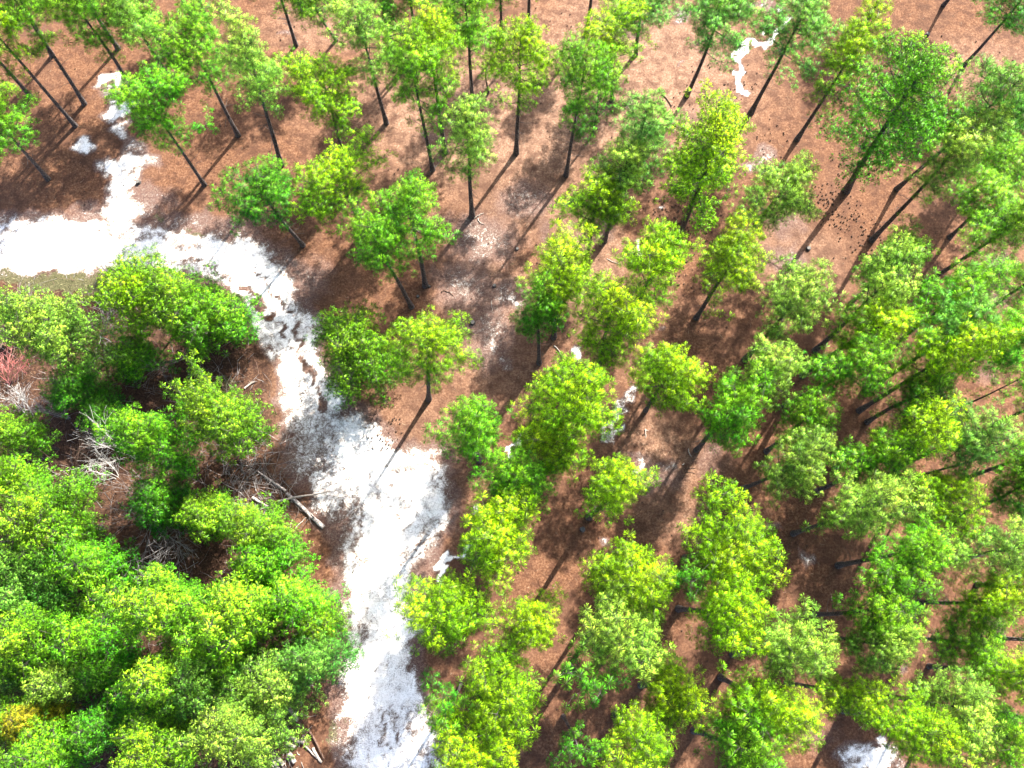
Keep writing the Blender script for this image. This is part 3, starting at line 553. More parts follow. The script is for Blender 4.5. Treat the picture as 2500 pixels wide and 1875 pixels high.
def bark_material(name, dark, light, scale=7.):
    m, nt = new_mat(name); k = NT(nt)
    co = k.n('ShaderNodeTexCoord').outputs['Object']
    mp = k.n('ShaderNodeMapping'); mp.inputs['Scale'].default_value = (1, 1, .3); k.l(co, mp.inputs[0])
    vor = k.n('ShaderNodeTexVoronoi', feature='DISTANCE_TO_EDGE', i_Scale=scale * 1.6); k.l(mp.outputs[0], vor.inputs['Vector'])
    nz = k.noise(mp.outputs[0], scale, 5, .65)
    f = k.math('MULTIPLY', k.smooth(vor.outputs[0], .0, .16), nz)
    c = k.ramp(f, [(.05, dark), (.35, tuple((a + b) / 2 for a, b in zip(dark, light))), (.62, light)])
    b = k.n('ShaderNodeBump', i_Strength=.8, i_Distance=.03); k.l(f, b.inputs['Height'])
    p = k.n('ShaderNodeBsdfPrincipled', i_Roughness=.9); p.inputs['Specular IOR Level'].default_value = .2
    k.l(c, p.inputs['Base Color']); k.l(b.outputs[0], p.inputs['Normal'])
    k.l(p.outputs[0], k.n('ShaderNodeOutputMaterial').inputs[0])
    return m


def plain_material(name, a, b, scale=20.):
    m, nt = new_mat(name); k = NT(nt)
    co = k.n('ShaderNodeNewGeometry').outputs['Position']
    c = k.mix(k.smooth(k.noise(co, scale, 4, .6), .35, .65), a, b)
    p = k.n('ShaderNodeBsdfPrincipled', i_Roughness=.9); p.inputs['Specular IOR Level'].default_value = .15
    k.l(c, p.inputs['Base Color'])
    k.l(p.outputs[0], k.n('ShaderNodeOutputMaterial').inputs[0])
    return m


M_GROUND = ground_material()
M_NEEDLE = needle_material()
M_BARK = bark_material('pine_bark', (.014, .011, .012), (.135, .112, .106))
M_LIMB = bark_material('limb_bark', (.016, .013, .012), (.10, .085, .078), 12)
M_LOG = bark_material('log_bark', (.10, .08, .07), (.50, .45, .42), 9)
M_LOGP = bark_material('pale_log', (.17, .13, .10), (.48, .43, .38), 12)
M_LOGB = bark_material('brown_log', (.035, .02, .015), (.19, .115, .08), 9)
M_CUT = plain_material('sawn_wood', (.30, .22, .15), (.45, .37, .27), 15)
M_GREYCUT = plain_material('weathered_cut', (.05, .046, .042), (.14, .13, .12), 25)
M_CONE = plain_material('pine_cone', (.025, .014, .010), (.075, .045, .032), 60)
TWIG = {'grey': plain_material('grey_twig', (.10, .09, .088), (.25, .235, .23), 3),
        'pale': plain_material('pale_twig', (.18, .17, .16), (.42, .41, .39), 3),
        'red': plain_material('reddish_twig', (.28, .075, .07), (.42, .18, .16), 3),
        'tan': plain_material('tan_twig', (.19, .135, .09), (.36, .28, .20), 3),
        'brown': plain_material('brown_twig', (.06, .035, .026), (.16, .105, .08), 3)}

# ---------------------------------------------------------------- ground and track
inner_x = np.arange(-50, 50.01, .2); inner_y = np.arange(-17, 58.01, .2)
grow = np.cumsum(.2 * 1.22 ** np.arange(1, 34))
gx = np.concatenate([-50 - grow[::-1], inner_x, 50 + grow])
gy = np.concatenate([-17 - grow[::-1], inner_y, 58 + grow])
X, Y = np.meshgrid(gx, gy)
Xi = X + .9 * (vnoise(X, Y, .9, 11) - .5) + .7 * (vnoise(X, Y, 2.3, 12) - .5)
Yi = Y + .9 * (vnoise(X, Y, .9, 13) - .5) + .7 * (vnoise(X, Y, 2.3, 14) - .5)
road = poly_sd(Xi, Yi, TRACK)
sand = .48 * ss(-2.4, -.2, road) + .52 * ss(-.9, .35, road)
sand -= .34 * ss(.52, .78, vnoise(road * 2.6, X * .16 + Y * .16, 1.0, 61)) * (road > 0) * ss(.25, .7, vnoise(X, Y, .35, 62))
sand *= 1 - .16 * ss(.35, .75, vnoise(X * .5 + Y * .3, Y * 1.1, 1.1, 51)) * (1 - ss(.6, 1.8, road))
for cx, cy, rx, ry, ang, s in SAND:
    a = math.radians(ang); dx = Xi - cx; dy = Yi - cy
    u = (dx * math.cos(a) + dy * math.sin(a)) / max(rx, .01); v = (-dx * math.sin(a) + dy * math.cos(a)) / max(ry, .01)
    r = np.sqrt(u * u + v * v)
    edge = .60 if s > .7 else .95
    sand = np.maximum(sand, s * (1 - ss(1 - edge, 1 + edge * .7, r)))
for pts, w, s in STREAKS:
    d = seg_dist(Xi, Yi, pts)
    k_ = 1 - ss(w * .55, w * 1.25, d)
    sand = np.maximum(sand, s * k_) if s > 0 else sand + s * k_ * (.5 + vnoise(X, Y, 1.5, 21))
sand += .10 * (vnoise(X, Y, .35, 31) - .35) * (sand < .3)
grass = np.zeros_like(X)
for cx, cy, rx, ry, ang, s in GRASS:
    a = math.radians(ang); dx = Xi - cx; dy = Yi - cy
    u = (dx * math.cos(a) + dy * math.sin(a)) / max(rx, .01); v = (-dx * math.sin(a) + dy * math.cos(a)) / max(ry, .01)
    grass = np.maximum(grass, s * (1 - ss(.35, 1.35, np.sqrt(u * u + v * v))))
pale = np.zeros_like(X)
for cx, cy, rx, ry, ang, s in PALE:
    dx = Xi - cx; dy = Yi - cy
    pale = np.maximum(pale, s * (1 - ss(.3, 1.3, np.hypot(dx / max(rx, .01), dy / max(ry, .01)))))
forest = ss(-.8, 1.0, poly_sd(Xi, Yi, FOREST) + 1.6 * (vnoise(X, Y, .6, 41) - .5))
sand = sand * (1 - .9 * forest * (road < 0))
rut = np.zeros_like(X)
Z = height(X, Y) - .05 * ss(-.2, .6, road)
cover = np.stack([np.clip(sand, 0, 1), np.clip(grass, 0, 1), np.clip(forest, 0, 1), np.ones_like(X)], -1)
nx, ny = len(gx), len(gy)
idx = np.arange(nx * ny).reshape(ny, nx)
quads = np.stack([idx[:-1, :-1], idx[:-1, 1:], idx[1:, 1:], idx[1:, :-1]], -1).reshape(-1, 4)
V = np.stack([X, Y, Z], -1).reshape(-1, 3)
tag(mesh_obj('ground', V, quads, M_GROUND, attr={'cover': cover.reshape(-1, 4), 'pale': pale.ravel()}, smooth=True),
    'forest floor of orange pine needles with patches of white sand', None, None, 'structure')
rc = (road[:-1, :-1] + road[1:, 1:]) / 2
sel = (rc > 0.0).ravel()
tq = quads[sel]
used, inv = np.unique(tq, return_inverse=True)
Vt = V[used].copy(); Vt[:, 2] += .005
tag(mesh_obj('sand_track', Vt, inv.reshape(-1, 4), M_GROUND,
             attr={'cover': cover.reshape(-1, 4)[used], 'pale': pale.ravel()[used]}, smooth=True),
    'bright white sand track curving in from the left and running down the picture', None, None, 'structure')


def gz(x, y):
    """surface height under a point, as the ground mesh has it"""
    x = np.atleast_1d(np.asarray(x, dtype=float)); y = np.atleast_1d(np.asarray(y, dtype=float))
    h = height(x, y)
    ix = np.clip(np.searchsorted(gx, x), 0, nx - 1); iy = np.clip(np.searchsorted(gy, y), 0, ny - 1)
    return h - .05 * ss(-.2, .6, road[iy, ix])


def gz1(x, y): return float(gz(x, y)[0])


# ---------------------------------------------------------------- needles
def tuft_template(nb, r):
    """nb needle bundles bursting from a shoot that points along +Z, open in the middle like a cup"""
    lo, hi = math.cos(math.radians(28)), math.cos(math.radians(114))
    th = np.arccos(lo + (hi - lo) * ((np.arange(nb) + r.random(nb)) / nb) ** .9)
    r.shuffle(th)
    ph = np.arange(nb) * 2.39996 + r.random(nb) * .6
    d = np.stack([np.sin(th) * np.cos(ph), np.sin(th) * np.sin(ph), np.cos(th)], -1)
    L = .86 + .22 * r.random(nb)
    root = np.zeros((nb, 3)); root[:, 2] = -.45 * r.random(nb)
    side = np.cross(d, r.normal(size=(nb, 3))); side /= np.linalg.norm(side, axis=1, keepdims=True)
    w = .115 * math.sqrt(22 / nb) * (.72 if nb > 40 else 1)
    a = root + d * .06
    b = root + d * (L * .80)[:, None] + side * w
    c = root + d * L[:, None] - side * w * .35
    return np.stack([a, b, c], 1), np.clip(.30 + .85 * (th - .5) / 1.1, .25, 1)  # tone per needle, lower near the shoot axis: painted shade in the tuft centre


_r = np.random.default_rng(3)
TPL = {nb: [tuft_template(nb, _r) for _ in range(10)] for nb in (18, 30, 64)}


def foliage_mesh(name, pos, axis, size, nb, val, hue, outw, r):
    T = len(pos)
    axis = axis / (np.linalg.norm(axis, axis=1, keepdims=True) + 1e-9)
    ref = r.normal(size=(T, 3)); U = np.cross(axis, ref); U /= np.linalg.norm(U, axis=1, keepdims=True) + 1e-9
    W = np.cross(axis, U)
    which = r.integers(0, 10, T)
    tp = np.stack([q[0] for q in TPL[nb]])[which]
    inner = np.stack([q[1] for q in TPL[nb]])[which]                               # T,nb,3,3
    R = np.stack([U, W, axis], 1)                               # rows
    v = np.einsum('tbkc,tcd->tbkd', tp, R) * size[:, None, None, None] + pos[:, None, None, :]
    n = T * nb
    # needles of one shoot shade together, as a soft round brush does
    nd = v.mean(2) - pos[:, None, :]; nd /= np.linalg.norm(nd, axis=2, keepdims=True) + 1e-9
    on = outw / (np.linalg.norm(outw, axis=1, keepdims=True) + 1e-9)
    N = nd * .62 + on[:, None, :] * .55; N /= np.linalg.norm(N, axis=2, keepdims=True) + 1e-9
    gn = np.cross(v[:, :, 1] - v[:, :, 0], v[:, :, 2] - v[:, :, 0])
    sw = (gn * N).sum(2) < 0
    v[sw] = v[sw][:, [0, 2, 1]]
    gn /= np.linalg.norm(gn, axis=2, keepdims=True) + 1e-9; gn[sw] *= -1
    N = N * .80 + gn * .20; N /= np.linalg.norm(N, axis=2, keepdims=True) + 1e-9
    tone = np.empty((T, nb, 3, 4), dtype=np.float32)
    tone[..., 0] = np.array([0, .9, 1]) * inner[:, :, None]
    tone[..., 1] = np.clip(val[:, None, None] + .22 * (r.random((T, nb, 1)) - .5), 0, 1)
    tone[..., 2] = np.clip(hue[:, None, None] + .3 * (r.random((T, nb, 1)) - .5), 0, 1)
    tone[..., 3] = 1
    q = np.arange(n * 3).reshape(n, 3)
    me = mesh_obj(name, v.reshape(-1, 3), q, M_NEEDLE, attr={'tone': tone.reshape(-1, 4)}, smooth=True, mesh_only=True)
    me.normals_split_custom_set_from_vertices(np.repeat(N.reshape(-1, 3), 3, axis=0).astype(np.float32))
    return me


COLOURS = {'y': (.270, .520, .004), 'yg': (.215, .470, .014), 'g': (.150, .430, .010), 'n': (.180, .450, .012), 'p': (.265, .490, .045),
           'b': (.150, .410, .042), 'd': (.080, .310, .010), 'o': (.165, .375, .008), 'yy': (.46, .44, .02)}


def spaced(P, dmin):
    """indices of points no closer than dmin to one kept before"""
    keep = []
    cell = {}
    for j, p in enumerate(P):
        c = tuple((p // dmin).astype(int)); ok = True
        for a in (-1, 0, 1):
            for b in (-1, 0, 1):
                for e in (-1, 0, 1):
                    for q in cell.get((c[0] + a, c[1] + b, c[2] + e), ()):
                        if (q[0] - p[0]) ** 2 + (q[1] - p[1]) ** 2 + (q[2] - p[2]) ** 2 < dmin * dmin: ok = False
        if ok:
            cell.setdefault(c, []).append(p); keep.append(j)
    return np.array(keep)


def make_crown(R, h, fine, young, sparse, z0, seed):
    """crown and limbs round a straight upright axis, as two meshes that trees of one size and habit share"""
    r = np.random.default_rng(seed)
    axis_at = lambda z: np.stack([0 * z, 0 * z, z], -1)
    if not fine:
        nbr = int(19 + 4.5 * R) if not sparse else 12
        per = 24 * R ** .75 if not sparse else 7.
        tsize = .345; nb = 64
    else:
        nbr = int(min(34 + 12 * R, 62))
        per = 14.5 * R ** .8 * (4.2 if R > 4 else 1.45)
        tsize = .27; nb = 30 if R < 4 else 18
    t = (np.arange(nbr) + r.random(nbr) * .9) / nbr
    t = t ** (.72 if not fine else .85)
    z = z0 + (h * .97 - z0) * t
    az = np.arange(nbr) * 2.39996 + r.normal(size=nbr) * .5
    if fine: prof = np.where(t < .3, .80 + .2 * t / .3, np.sqrt(np.clip(1 - ((t - .3) / .74) ** 2, 0, 1)))
    else: prof = np.where(t < .42, .42 + .58 * t / .42, np.sqrt(np.clip(1 - ((t - .42) / .62) ** 2, 0, 1)))
    lob = 1 + .28 * np.sin(az * 2 + r.random() * 6) + .18 * np.sin(az * 3 + t * 7 + r.random() * 6)
    L = R * np.clip(prof, .16, 1) * lob * (.50 + .66 * r.random(nbr))
    L = np.clip(L, .2, R * 1.3)
    el = np.radians(-4 + 58 * t + r.normal(size=nbr) * 9)
    if young: el = np.radians(8 + 50 * t + r.normal(size=nbr) * 9)
    Sb = 5
    sb = np.linspace(0, 1, Sb)
    hx = np.cos(az); hy = np.sin(az)
    st = axis_at(z)
    wob = r.normal(size=(nbr, 2)) * .10

    def limb_point(i_, u):
        l = L[i_]
        out = l * u * np.cos(el[i_])
        up = l * u * np.sin(el[i_]) + .16 * l * u * u
        side = l * wob[i_, 0] * np.sin(u * 3.1)
        return st[i_] + np.stack([hx[i_] * out - hy[i_] * side, hy[i_] * out + hx[i_] * side, up], -1)
    bi = np.repeat(np.arange(nbr), Sb); bu = np.tile(sb, nbr)
    bp = limb_point(bi, bu).reshape(nbr, Sb, 3)
    br = np.minimum(.012 + .013 * L, .05)[:, None] * (1 - .8 * sb)[None]
    lv, lq = tubes(bp, br, 4)
    cnt = np.maximum(2, (per * L / R * (.7 + .6 * r.random(nbr)) * np.where(t < .25, .5 if not fine else 1., 1))).astype(int)
    ti = np.repeat(np.arange(nbr), cnt)
    n = len(ti)
    u = 1 - r.random(n) ** 1.3 * (.46 if not fine else (.62 if R < 4 else .85))
    u = np.where(L[ti] < .6, r.random(n), u)
    p0 = limb_point(ti, u)
    spread = np.minimum(.50 if R < 4 else .95, .22 + .34 * L[ti]) * (1 - .3 * u)
    off = r.normal(size=(n, 3)) * spread[:, None] * np.array([1, 1, .62])
    off[:, 2] = np.abs(off[:, 2]) * .9 - .04
    pos = p0 + off
    d = np.stack([hx[ti], hy[ti], np.full(n, .75)], -1) * np.array([.55, .55, 1]) + off * 1.1 + r.normal(size=(n, 3)) * .22
    nt_ = 9 if not sparse else 4
    tp_ = axis_at(np.full(nt_, h * .97)) + r.normal(size=(nt_, 3)) * np.array([.26, .26, .2])
    pos = np.concatenate([pos, tp_]); d = np.concatenate([d, np.tile([0, 0, 1.], (nt_, 1)) + r.normal(size=(nt_, 3)) * .3])
    tt = np.concatenate([t[ti], np.ones(nt_)])
    keep = spaced(pos, .35 if not fine else (.28 if R < 4 else .30))
    pos = pos[keep]; d = d[keep]; tt = tt[keep]
    held = keep[keep < len(ti)]
    outw = np.concatenate([off, np.tile([0, 0, .3], (nt_, 1))])[keep]
    outw = outw / (np.linalg.norm(outw, axis=1, keepdims=True) + 1e-9)
    cen = np.stack([pos[:, 0] * 0, pos[:, 0] * 0, z0 + (pos[:, 2] - z0) * .55], -1)
    rad_ = pos - cen; rad_ /= np.linalg.norm(rad_, axis=1, keepdims=True) + 1e-9
    outw = outw * .55 + rad_ * .6 + np.array([0, 0, .25])
    n = len(pos)
    size = tsize * (.80 + .36 * r.random(n))
    clump = vnoise(pos[:, 0] + pos[:, 2] * .6 + seed * 7, pos[:, 1] + seed * 3, 1.3, 5)
    val = .16 + .66 * clump + .30 * (r.random(n) - .3) + .10 * tt
    hue = np.clip(.10 + .50 * tt + .5 * (clump - .5) + .25 * (r.random(n) - .5), 0, 1)  # yellower towards the top: sunlit crown put into the hue, besides random variation
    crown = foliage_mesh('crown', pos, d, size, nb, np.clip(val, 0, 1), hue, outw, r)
    m = len(held)
    wv, wq = tubes(np.stack([p0[held], pos[:m]], 1), np.tile([[.013, .006]], (m, 1)), 3)
    parts_v = [lv, wv]; parts_q = [lq, wq + len(lv)]
    if not fine and not sparse:
        k_ = int(r.integers(5, 13))                            # dead snags below the crown
        zz = z0 * (.40 + .65 * r.random(k_)); aa = r.random(k_) * 6.28; ll = .3 + 1.0 * r.random(k_)
        s0 = axis_at(zz); e = s0 + np.stack([np.cos(aa) * ll, np.sin(aa) * ll, ll * (r.random(k_) * .5 - .15)], -1)
        mdl = (s0 + e) / 2 + r.normal(size=(k_, 3)) * .06
        dv, dq = tubes(np.stack([s0, mdl, e], 1), np.tile([[.022, .014, .005]], (k_, 1)), 3)
        parts_v.append(dv); parts_q.append(dq + len(lv) + len(wv))
    limbs = mesh_obj('limbs', np.concatenate(parts_v), np.concatenate(parts_q), M_LIMB, mesh_only=True)
    return crown, limbs


PROTO = {}


def crown_for(R, h, fine, young, sparse, z0f, i):
    if fine and not young:
        key = ('big', i); Rp, hp = R, h
    elif sparse: key = ('sparse', i % 3); Rp, hp = 1.5, 12.
    elif fine:
        b = min((1.5, 2.2, 2.9, 3.6), key=lambda q: abs(q - R)); key = ('young', b, i % 4); Rp, hp = b, 9.
    else:
        b = min((1.9, 2.3, 2.75, 3.3), key=lambda q: abs(q - R)); key = ('tall', b, i % 6); Rp, hp = b, 13.5
    if key not in PROTO:
        z0 = hp * (z0f or (.44 if not fine else (.16 if young else .36)))
        PROTO[key] = (make_crown(Rp, hp, fine, young, sparse, z0, 100 + len(PROTO)), Rp, hp)
    return PROTO[key]


def build_pine(i, row):
    x, y, lx, ly, h, R, style, col, sparse, z0f, label = row
    R *= 1.14 if style == 't' else 1.0
    r = np.random.default_rng(1000 + i)
    base = Vector((x, y, gz1(x, y)))
    root = empty('pine_tree', base)
    young = label in YOUNG
    fine = style == 'f'
    root.rotation_mode = 'QUATERNION'
    root.rotation_quaternion = Vector((lx, ly, h)).to_track_quat('Z', 'Y')
    tag(root, label, 'pine tree', 'young pines of the thicket left of the track' if young else 'pines standing on the needle covered floor')
    S = 10
    s = np.linspace(0, 1, S)
    bow = r.normal(size=2) * .10
    cx = bow[0] * np.sin(s * np.pi) + .05 * np.sin(s * 9 + r.random() * 6) * s
    cy = bow[1] * np.sin(s * np.pi) + .05 * np.cos(s * 8 + r.random() * 6) * s
    path = np.stack([cx, cy, s * h * .97 - .15 * (s == 0)], -1)
    r0 = (.085 + .0045 * h + .010 * R) * (1.0 if style == 't' else (1.12 if h > 14 else .62)) * (.85 + .3 * r.random())
    if sparse: r0 *= .6
    rad = r0 * (1 - .80 * s ** 1.1); rad[0] *= 1.5
    tv, tq_ = tubes(path[None], rad[None], 9)
    mesh_obj('trunk', tv, tq_, M_BARK, root, smooth=True)
    (crown, limbs), Rp, hp = crown_for(R, h, fine, young, bool(sparse), z0f, i)
    c = np.array(COLOURS['yg' if young and col == 'y' else col]) * (1 + .06 * r.normal()) * (1 + .035 * r.normal(size=3))
    turn = r.random() * 6.28
    for nm, me in (('crown', crown), ('limbs', limbs)):
        o = bpy.data.objects.new(nm, me)
        COL.objects.link(o)
        o.parent = root
        o.rotation_euler = (0, 0, turn)
        o.scale = (R / Rp, R / Rp, h / hp)
        if nm == 'crown': o.color = (*np.clip(c, .005, .8), 1)
        else: o['kind'] = 'stuff'
    return root


YOUNG = set(r_[-1] for r_ in PINES[-39:])
for i, row in enumerate(PINES):
    build_pine(i, row)


# ---------------------------------------------------------------- leafless shrubs
def bare_shrub(i, row):
    x, y, ang, dist, spread, colr, label = row
    r = np.random.default_rng(5000 + i)
    root = empty('bare_shrub', (x, y, gz1(x, y)))
    tag(root, label, 'shrub', 'leafless shrubs of the thicket')
    S = 6
    s = np.linspace(0, 1, S)
    n1 = 7 if colr != 'pale' else 5
    Ls = max(1.9, dist * 1.3)
    def grow(starts, dirs, lens, r0s, bend):
        n = len(starts); P = np.zeros((n, S, 3)); P[:, 0] = starts; dd = dirs.copy()
        for k_ in range(1, S):
            dd = dd + r.normal(size=dd.shape) * bend; dd[:, 2] += .02; dd /= np.linalg.norm(dd, axis=1, keepdims=True)
            P[:, k_] = P[:, k_ - 1] + dd * (lens / (S - 1))[:, None]
        return P, r0s[:, None] * (1 - .78 * s)[None]
    def child(P, k_, lens, r0s, wide):
        n = len(P); pi = np.repeat(np.arange(n), k_); m = len(pi)
        si = r.integers(1, S - 1, m); fr = r.random(m)[:, None]
        st_ = P[pi, si] * (1 - fr) + P[pi, si + 1] * fr
        pd = P[pi, si + 1] - P[pi, si]; pd /= np.linalg.norm(pd, axis=1, keepdims=True)
        dr = pd + r.normal(size=(m, 3)) * wide; dr[:, 2] = np.abs(dr[:, 2]) * .7 + .05
        dr /= np.linalg.norm(dr, axis=1, keepdims=True)
        return grow(st_, dr, lens * (.5 + .8 * r.random(m)), r0s * (.6 + .6 * r.random(m)), .13)
    a = ang + np.radians(spread) * (r.random(n1) * 2 - 1)
    dirs = np.stack([np.cos(a), np.sin(a), .55 + .7 * r.random(n1)], -1); dirs /= np.linalg.norm(dirs, axis=1, keepdims=True)
    P1, R1 = grow(np.tile([0, 0, -.05], (n1, 1)) + r.normal(size=(n1, 3)) * [.12, .12, 0], dirs, Ls * (.75 + .5 * r.random(n1)), np.full(n1, .030), .10)
    P2, R2 = child(P1, 7, Ls * .5, .014, .42)
    P3, R3 = child(P2, 5, Ls * .26, .0085, .5)
    v1, q1 = tubes(P1, R1, 5)
    mesh_obj('stem', v1, q1, TWIG[colr], root, smooth=True)
    v2, q2 = tubes(P2, np.maximum(R2, .006), 3); v3, q3 = tubes(P3, np.maximum(R3, .0065), 3)
    mesh_obj('twigs', np.concatenate([v2, v3]), np.concatenate([q2, q3 + len(v2)]), TWIG[colr], root)['kind'] = 'stuff'
    root.children[0]['kind'] = 'stuff'


for i, row in enumerate(BARE):
    bare_shrub(i, row)


# ---------------------------------------------------------------- fallen wood
def wood_tube(path, rad, sides, jitter, r):
    v, q = tubes(path[None], rad[None], sides)
    v = v.reshape(len(path), sides, 3)
    c = path[:, None, :]
    v = c + (v - c) * (1 + jitter * r.normal(size=(len(path), sides, 1)))
    return v.reshape(-1, 3), q


def disc(center, normal, rad, sides=14):
    n = Vector(normal).normalized(); u = n.orthogonal().normalized(); w = n.cross(u)
    c = Vector(center)
    vs = [c] + [c + (u * math.cos(a) + w * math.sin(a)) * rad for a in np.arange(sides) * 2 * math.pi / sides]
    return np.array([tuple(p) for p in vs]), np.array([(0, 1 + k_, 1 + (k_ + 1) % sides) for k_ in range(sides)])


for i, (p0, p1, ra, rb, kind, label) in enumerate(LOGS):
    r = np.random.default_rng(900 + i)
    (x0, y0), (x1, y1) = p0, p1
    root = empty('fallen_log', (x0, y0, gz1(x0, y0)))
    tag(root, label, 'log', 'fallen and cut logs')
    S = 10; s = np.linspace(0, 1, S)
    ln = math.hypot(x1 - x0, y1 - y0)
    px = (x1 - x0) * s; py = (y1 - y0) * s
    nrm = np.array([-(y1 - y0), x1 - x0]) / ln
    wig = .03 * ln * np.sin(s * 3.14) * r.normal() * .5 + .015 * np.cumsum(r.normal(size=S)) * (ra > .05)
    rad = ra + (rb - ra) * s
    rad = rad * (1 + .06 * r.normal(size=S))
    lift = .12 if ra > .1 and i > 0 else .03
    if i == 2: lift = .34
    z = gz(x0 + px, y0 + py) - gz1(x0, y0) + rad * .85 + lift * (.3 + s * .7) + (.15 if 8 <= i < 17 else 0) * r.random()
    path = np.stack([px + nrm[0] * wig, py + nrm[1] * wig, z], -1)
    mat = M_LOG if i in (0, 1, 3) else (M_LOGB if 'dark' in label or 'brown' in label else M_LOGP)
    v, q = wood_tube(path, rad, 12, .04, r)
    mesh_obj('log_bark', v, q, mat, root, smooth=True)
    for k_, sgn in ((0, -1), (S - 1, 1)):
        dv, df = disc(path[k_], (path[min(k_ + 1, S - 1)] - path[max(k_ - 1, 0)]) * sgn, rad[k_] * 1.0)
        mesh_obj('cut_end', dv, df, M_CUT if kind == 'butt' or i > 3 else M_GREYCUT, root)
    if i in (0, 1):
        # broken branches standing off the trunk
        nb_ = 11
        ii = r.integers(2, S - 1, nb_); st_ = path[ii]
        a = r.random(nb_) * 6.28
        L_ = .5 + 1.5 * r.random(nb_)
        pts = []
        for j in range(nb_):
            e = st_[j] + np.array([math.cos(a[j]), math.sin(a[j]), .35 + .3 * r.random()]) * L_[j]
            mdl = (st_[j] + e) / 2 + r.normal(size=3) * .12
            pts.append([st_[j], mdl, e])
        bv, bq = tubes(np.array(pts), np.tile([[.03, .018, .007]], (nb_, 1)), 5)
        mesh_obj('broken_branches', bv, bq, M_LIMB, root, smooth=True)['kind'] = 'stuff'

for i, (x, y, ra, hh, label) in enumerate(STUMPS):
    ra *= .75; hh *= .8
    r = np.random.default_rng(300 + i)
    root = empty('tree_stump', (x, y, gz1(x, y)))
    tag(root, label, 'stump', 'old stumps on the forest floor')
    S = 5; s = np.linspace(0, 1, S)
    path = np.stack([0 * s, 0 * s, -.05 + (hh + .05) * s], -1)
    v, q = wood_tube(path, ra * np.array([1.5, 1.2, 1.05, 1.0, .97]), 14, .05, r)
    mesh_obj('stump_bark', v, q, M_BARK if 'dark' in label or 'brown' in label or 'shade' in label else M_LIMB, root, smooth=True)
    dv, df = disc((0, 0, hh - .006), (0, 0, 1), ra * .95)
    mesh_obj('stump_top', dv, df, M_GREYCUT, root)

for i, (pts, rad, label) in enumerate(STICKS):
    r = np.random.default_rng(400 + i)
    P = np.array(pts); x0, y0 = P[0]
    t = np.linspace(0, len(P) - 1, max(6, 3 * len(P)))
    xs = np.interp(t, np.arange(len(P)), P[:, 0]); ys = np.interp(t, np.arange(len(P)), P[:, 1])
    xs = xs + r.normal(size=len(t)) * .02; ys = ys + r.normal(size=len(t)) * .02
    path = np.stack([xs - x0, ys - y0, gz(xs, ys) - gz1(x0, y0) + rad * .8 + .03 * np.sin(np.linspace(0, 3, len(t)))], -1)
    v, q = wood_tube(path, rad * (1 - .55 * np.linspace(0, 1, len(t))), 6, .06, r)
    o = mesh_obj('fallen_branch', v, q, M_LOGB if ('brown' in label or 'dark' in label or 'bark' in label) else M_LOGP, smooth=True)
    o.location = (x0, y0, gz1(x0, y0))
    tag(o, label, 'fallen branch', 'sticks lying on the forest floor')

# ---------------------------------------------------------------- pine cones
def cone_mesh():
    S, n = 6, 7
    s = np.linspace(0, 1, S)
    rr = .046 * np.array([.35, .95, 1.0, .78, .5, .08]); ll = .11
    v = []
    for k_ in range(S):
        for j in range(n):
            a = (j + .5 * (k_ % 2)) * 2 * math.pi / n
            f = rr[k_] * (1.0 + .25 * ((j + k_) % 2))
            v.append((s[k_] * ll - ll / 2, math.cos(a) * f, math.sin(a) * f + .05))
    f = [(k_ * n + j, k_ * n + (j + 1) % n, (k_ + 1) * n + (j + 1) % n, (k_ + 1) * n + j) for k_ in range(S - 1) for j in range(n)]
    return np.array(v), np.array(f)


cv, cf = cone_mesh()
r = np.random.default_rng(77)
spots = []
for cx, cy, rx, ry, n in CONES:
    a = r.random(n) * 6.28; q_ = np.sqrt(r.random(n)) if n < 60 else r.random(n) ** .75
    spots.append(np.stack([cx + rx * q_ * np.cos(a), cy + ry * q_ * np.sin(a)], -1))
spots = np.concatenate(spots)
order = r.permutation(len(spots))
spots = spots[order]
cone_me = mesh_obj('pine_cone', cv, cf, M_CONE, mesh_only=True)
NC = 280
for k_ in range(NC):
    x, y = spots[k_]
    o = bpy.data.objects.new('pine_cone', cone_me)
    COL.objects.link(o)
    o.location = (x, y, gz1(x, y)); o.rotation_euler = (0, 0, r.random() * 6.28)
    s_ = .8 + .5 * r.random(); o.scale = (s_, s_, s_)
    tag(o, 'small dark pine cone lying on the needle covered ground', 'pine cone', 'pine cones scattered on the forest floor')
rest = spots[NC:]
n = len(rest)
a = r.random(n) * 6.28; s_ = .75 + .5 * r.random(n)
ca, sa = np.cos(a), np.sin(a)
vv = cv[None] * s_[:, None, None]
vx = vv[..., 0] * ca[:, None] - vv[..., 1] * sa[:, None] + rest[:, 0:1]
vy = vv[..., 0] * sa[:, None] + vv[..., 1] * ca[:, None] + rest[:, 1:2]
vz = vv[..., 2] + gz(rest[:, 0], rest[:, 1])[:, None]
ff = cf[None] + (np.arange(n) * len(cv))[:, None, None]
tag(mesh_obj('pine_cone_scatter', np.stack([vx, vy, vz], -1).reshape(-1, 3), ff.reshape(-1, 4), M_CONE),
    'many more small dark cones scattered over the needles', 'pine cones', 'pine cones scattered on the forest floor', 'stuff')


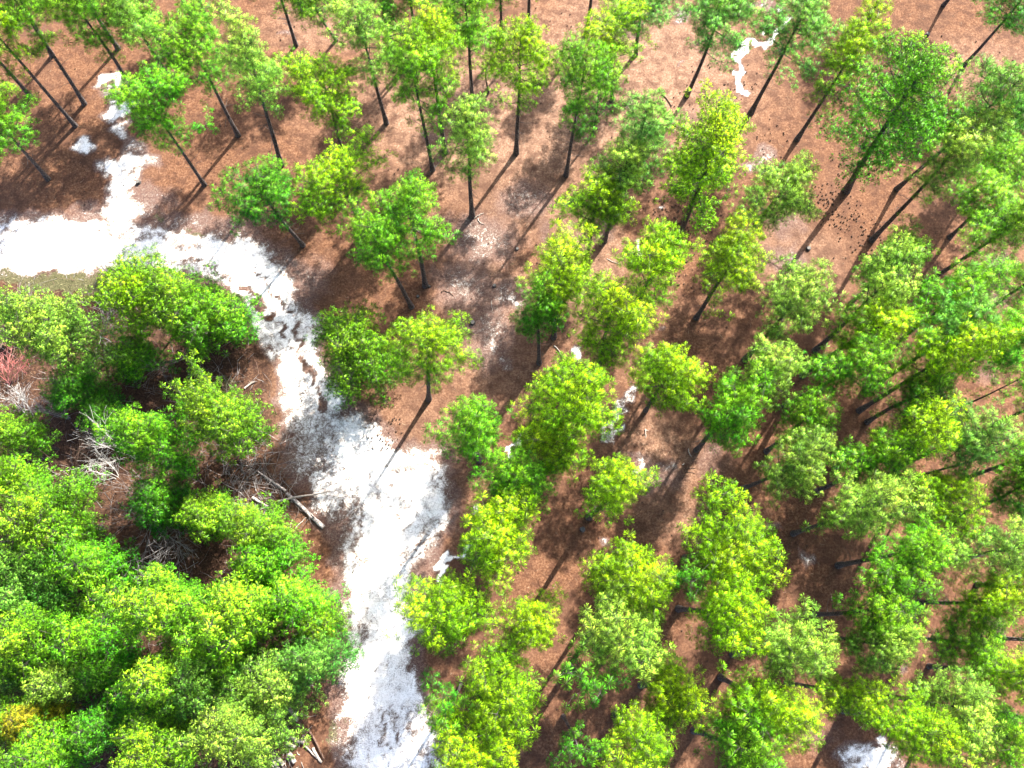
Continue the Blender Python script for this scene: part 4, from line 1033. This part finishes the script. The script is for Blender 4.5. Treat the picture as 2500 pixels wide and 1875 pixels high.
# ---------------------------------------------------------------- small litter nobody could count
def litter(name, n, region, lmin, lmax, rad, mat, label, cat, up=.02, seed=1, lift=.01):
    r = np.random.default_rng(seed)
    x0, x1, y0, y1 = region[:4]
    x = x0 + (x1 - x0) * r.random(n * 3); y = y0 + (y1 - y0) * r.random(n * 3)
    if len(region) > 4:
        ok = region[4](x, y); x = x[ok]; y = y[ok]
    x = x[:n]; y = y[:n]; n = len(x)
    a = r.random(n) * 6.28; L = lmin + (lmax - lmin) * r.random(n) ** 2
    z = gz(x, y) + lift
    dx = np.cos(a) * L; dy = np.sin(a) * L
    mx = x + dx * .5 + r.normal(size=n) * L * .10; my = y + dy * .5 + r.normal(size=n) * L * .10
    P = np.stack([np.stack([x, y, z], -1), np.stack([mx, my, z + up * r.random(n) * L * .6], -1), np.stack([x + dx, y + dy, z + up * r.random(n) * L], -1)], 1)
    v, q = tubes(P, np.tile([[rad, rad * .8, rad * .4]], (n, 1)) * (.6 + .8 * r.random(n))[:, None], 3)
    tag(mesh_obj(name, v, q, mat), label, cat, None, 'stuff')


def look(poly, arr, thr):
    def f(x, y):
        ix = np.clip(np.searchsorted(gx, x), 0, nx - 1); iy = np.clip(np.searchsorted(gy, y), 0, ny - 1)
        return arr[iy, ix] > thr
    return f


litter('twig_litter', 2600, (-44, 44, -12, 50, look(0, forest, .3)), .3, 1.6, .013, TWIG['brown'],
       'brown twigs and brush covering the thicket floor', 'twig litter', .5, 11, .02)
litter('brush_litter', 1500, (-44, 0, -12, 40, look(0, forest, .5)), .4, 1.9, .012, TWIG['grey'],
       'grey dead brush lying in the thicket', 'brush', .8, 12, .03)
litter('needle_twig_litter', 1500, (-44, 44, -12, 50), .10, .5, .008, TWIG['tan'],
       'fine pale twigs strewn over the needle floor', 'twig litter', .1, 13)
litter('bark_chip_litter', 260, (-44, 10, -14, 40, look(0, road, .15)), .12, .45, .028, M_LOGB,
       'brown bark chips and clods on the white sand', 'bark chips', .1, 14, .005)
litter('grass_tufts', 5000, (-44, 10, -14, 40, look(0, grass, .33)), .12, .34, .009, plain_material('dry_grass', (.13, .14, .045), (.36, .34, .18), 2),
       'short dry olive grass along the track edge', 'grass', 1.2, 15)
litter('wood_splinters', 130, (-17.2, -13.4, -10.2, -5.2), .3, 1.3, .022, M_LOGP,
       'splintered wood of the brush pile', 'wood splinters', .35, 16, .05)
litter('fallen_top_twigs', 330, (-20.5, -15.8, 5.2, 11.2), .6, 2.2, .014, TWIG['grey'],
       'grey and brown twigs of the fallen tree top', 'twigs', .75, 17, .05)
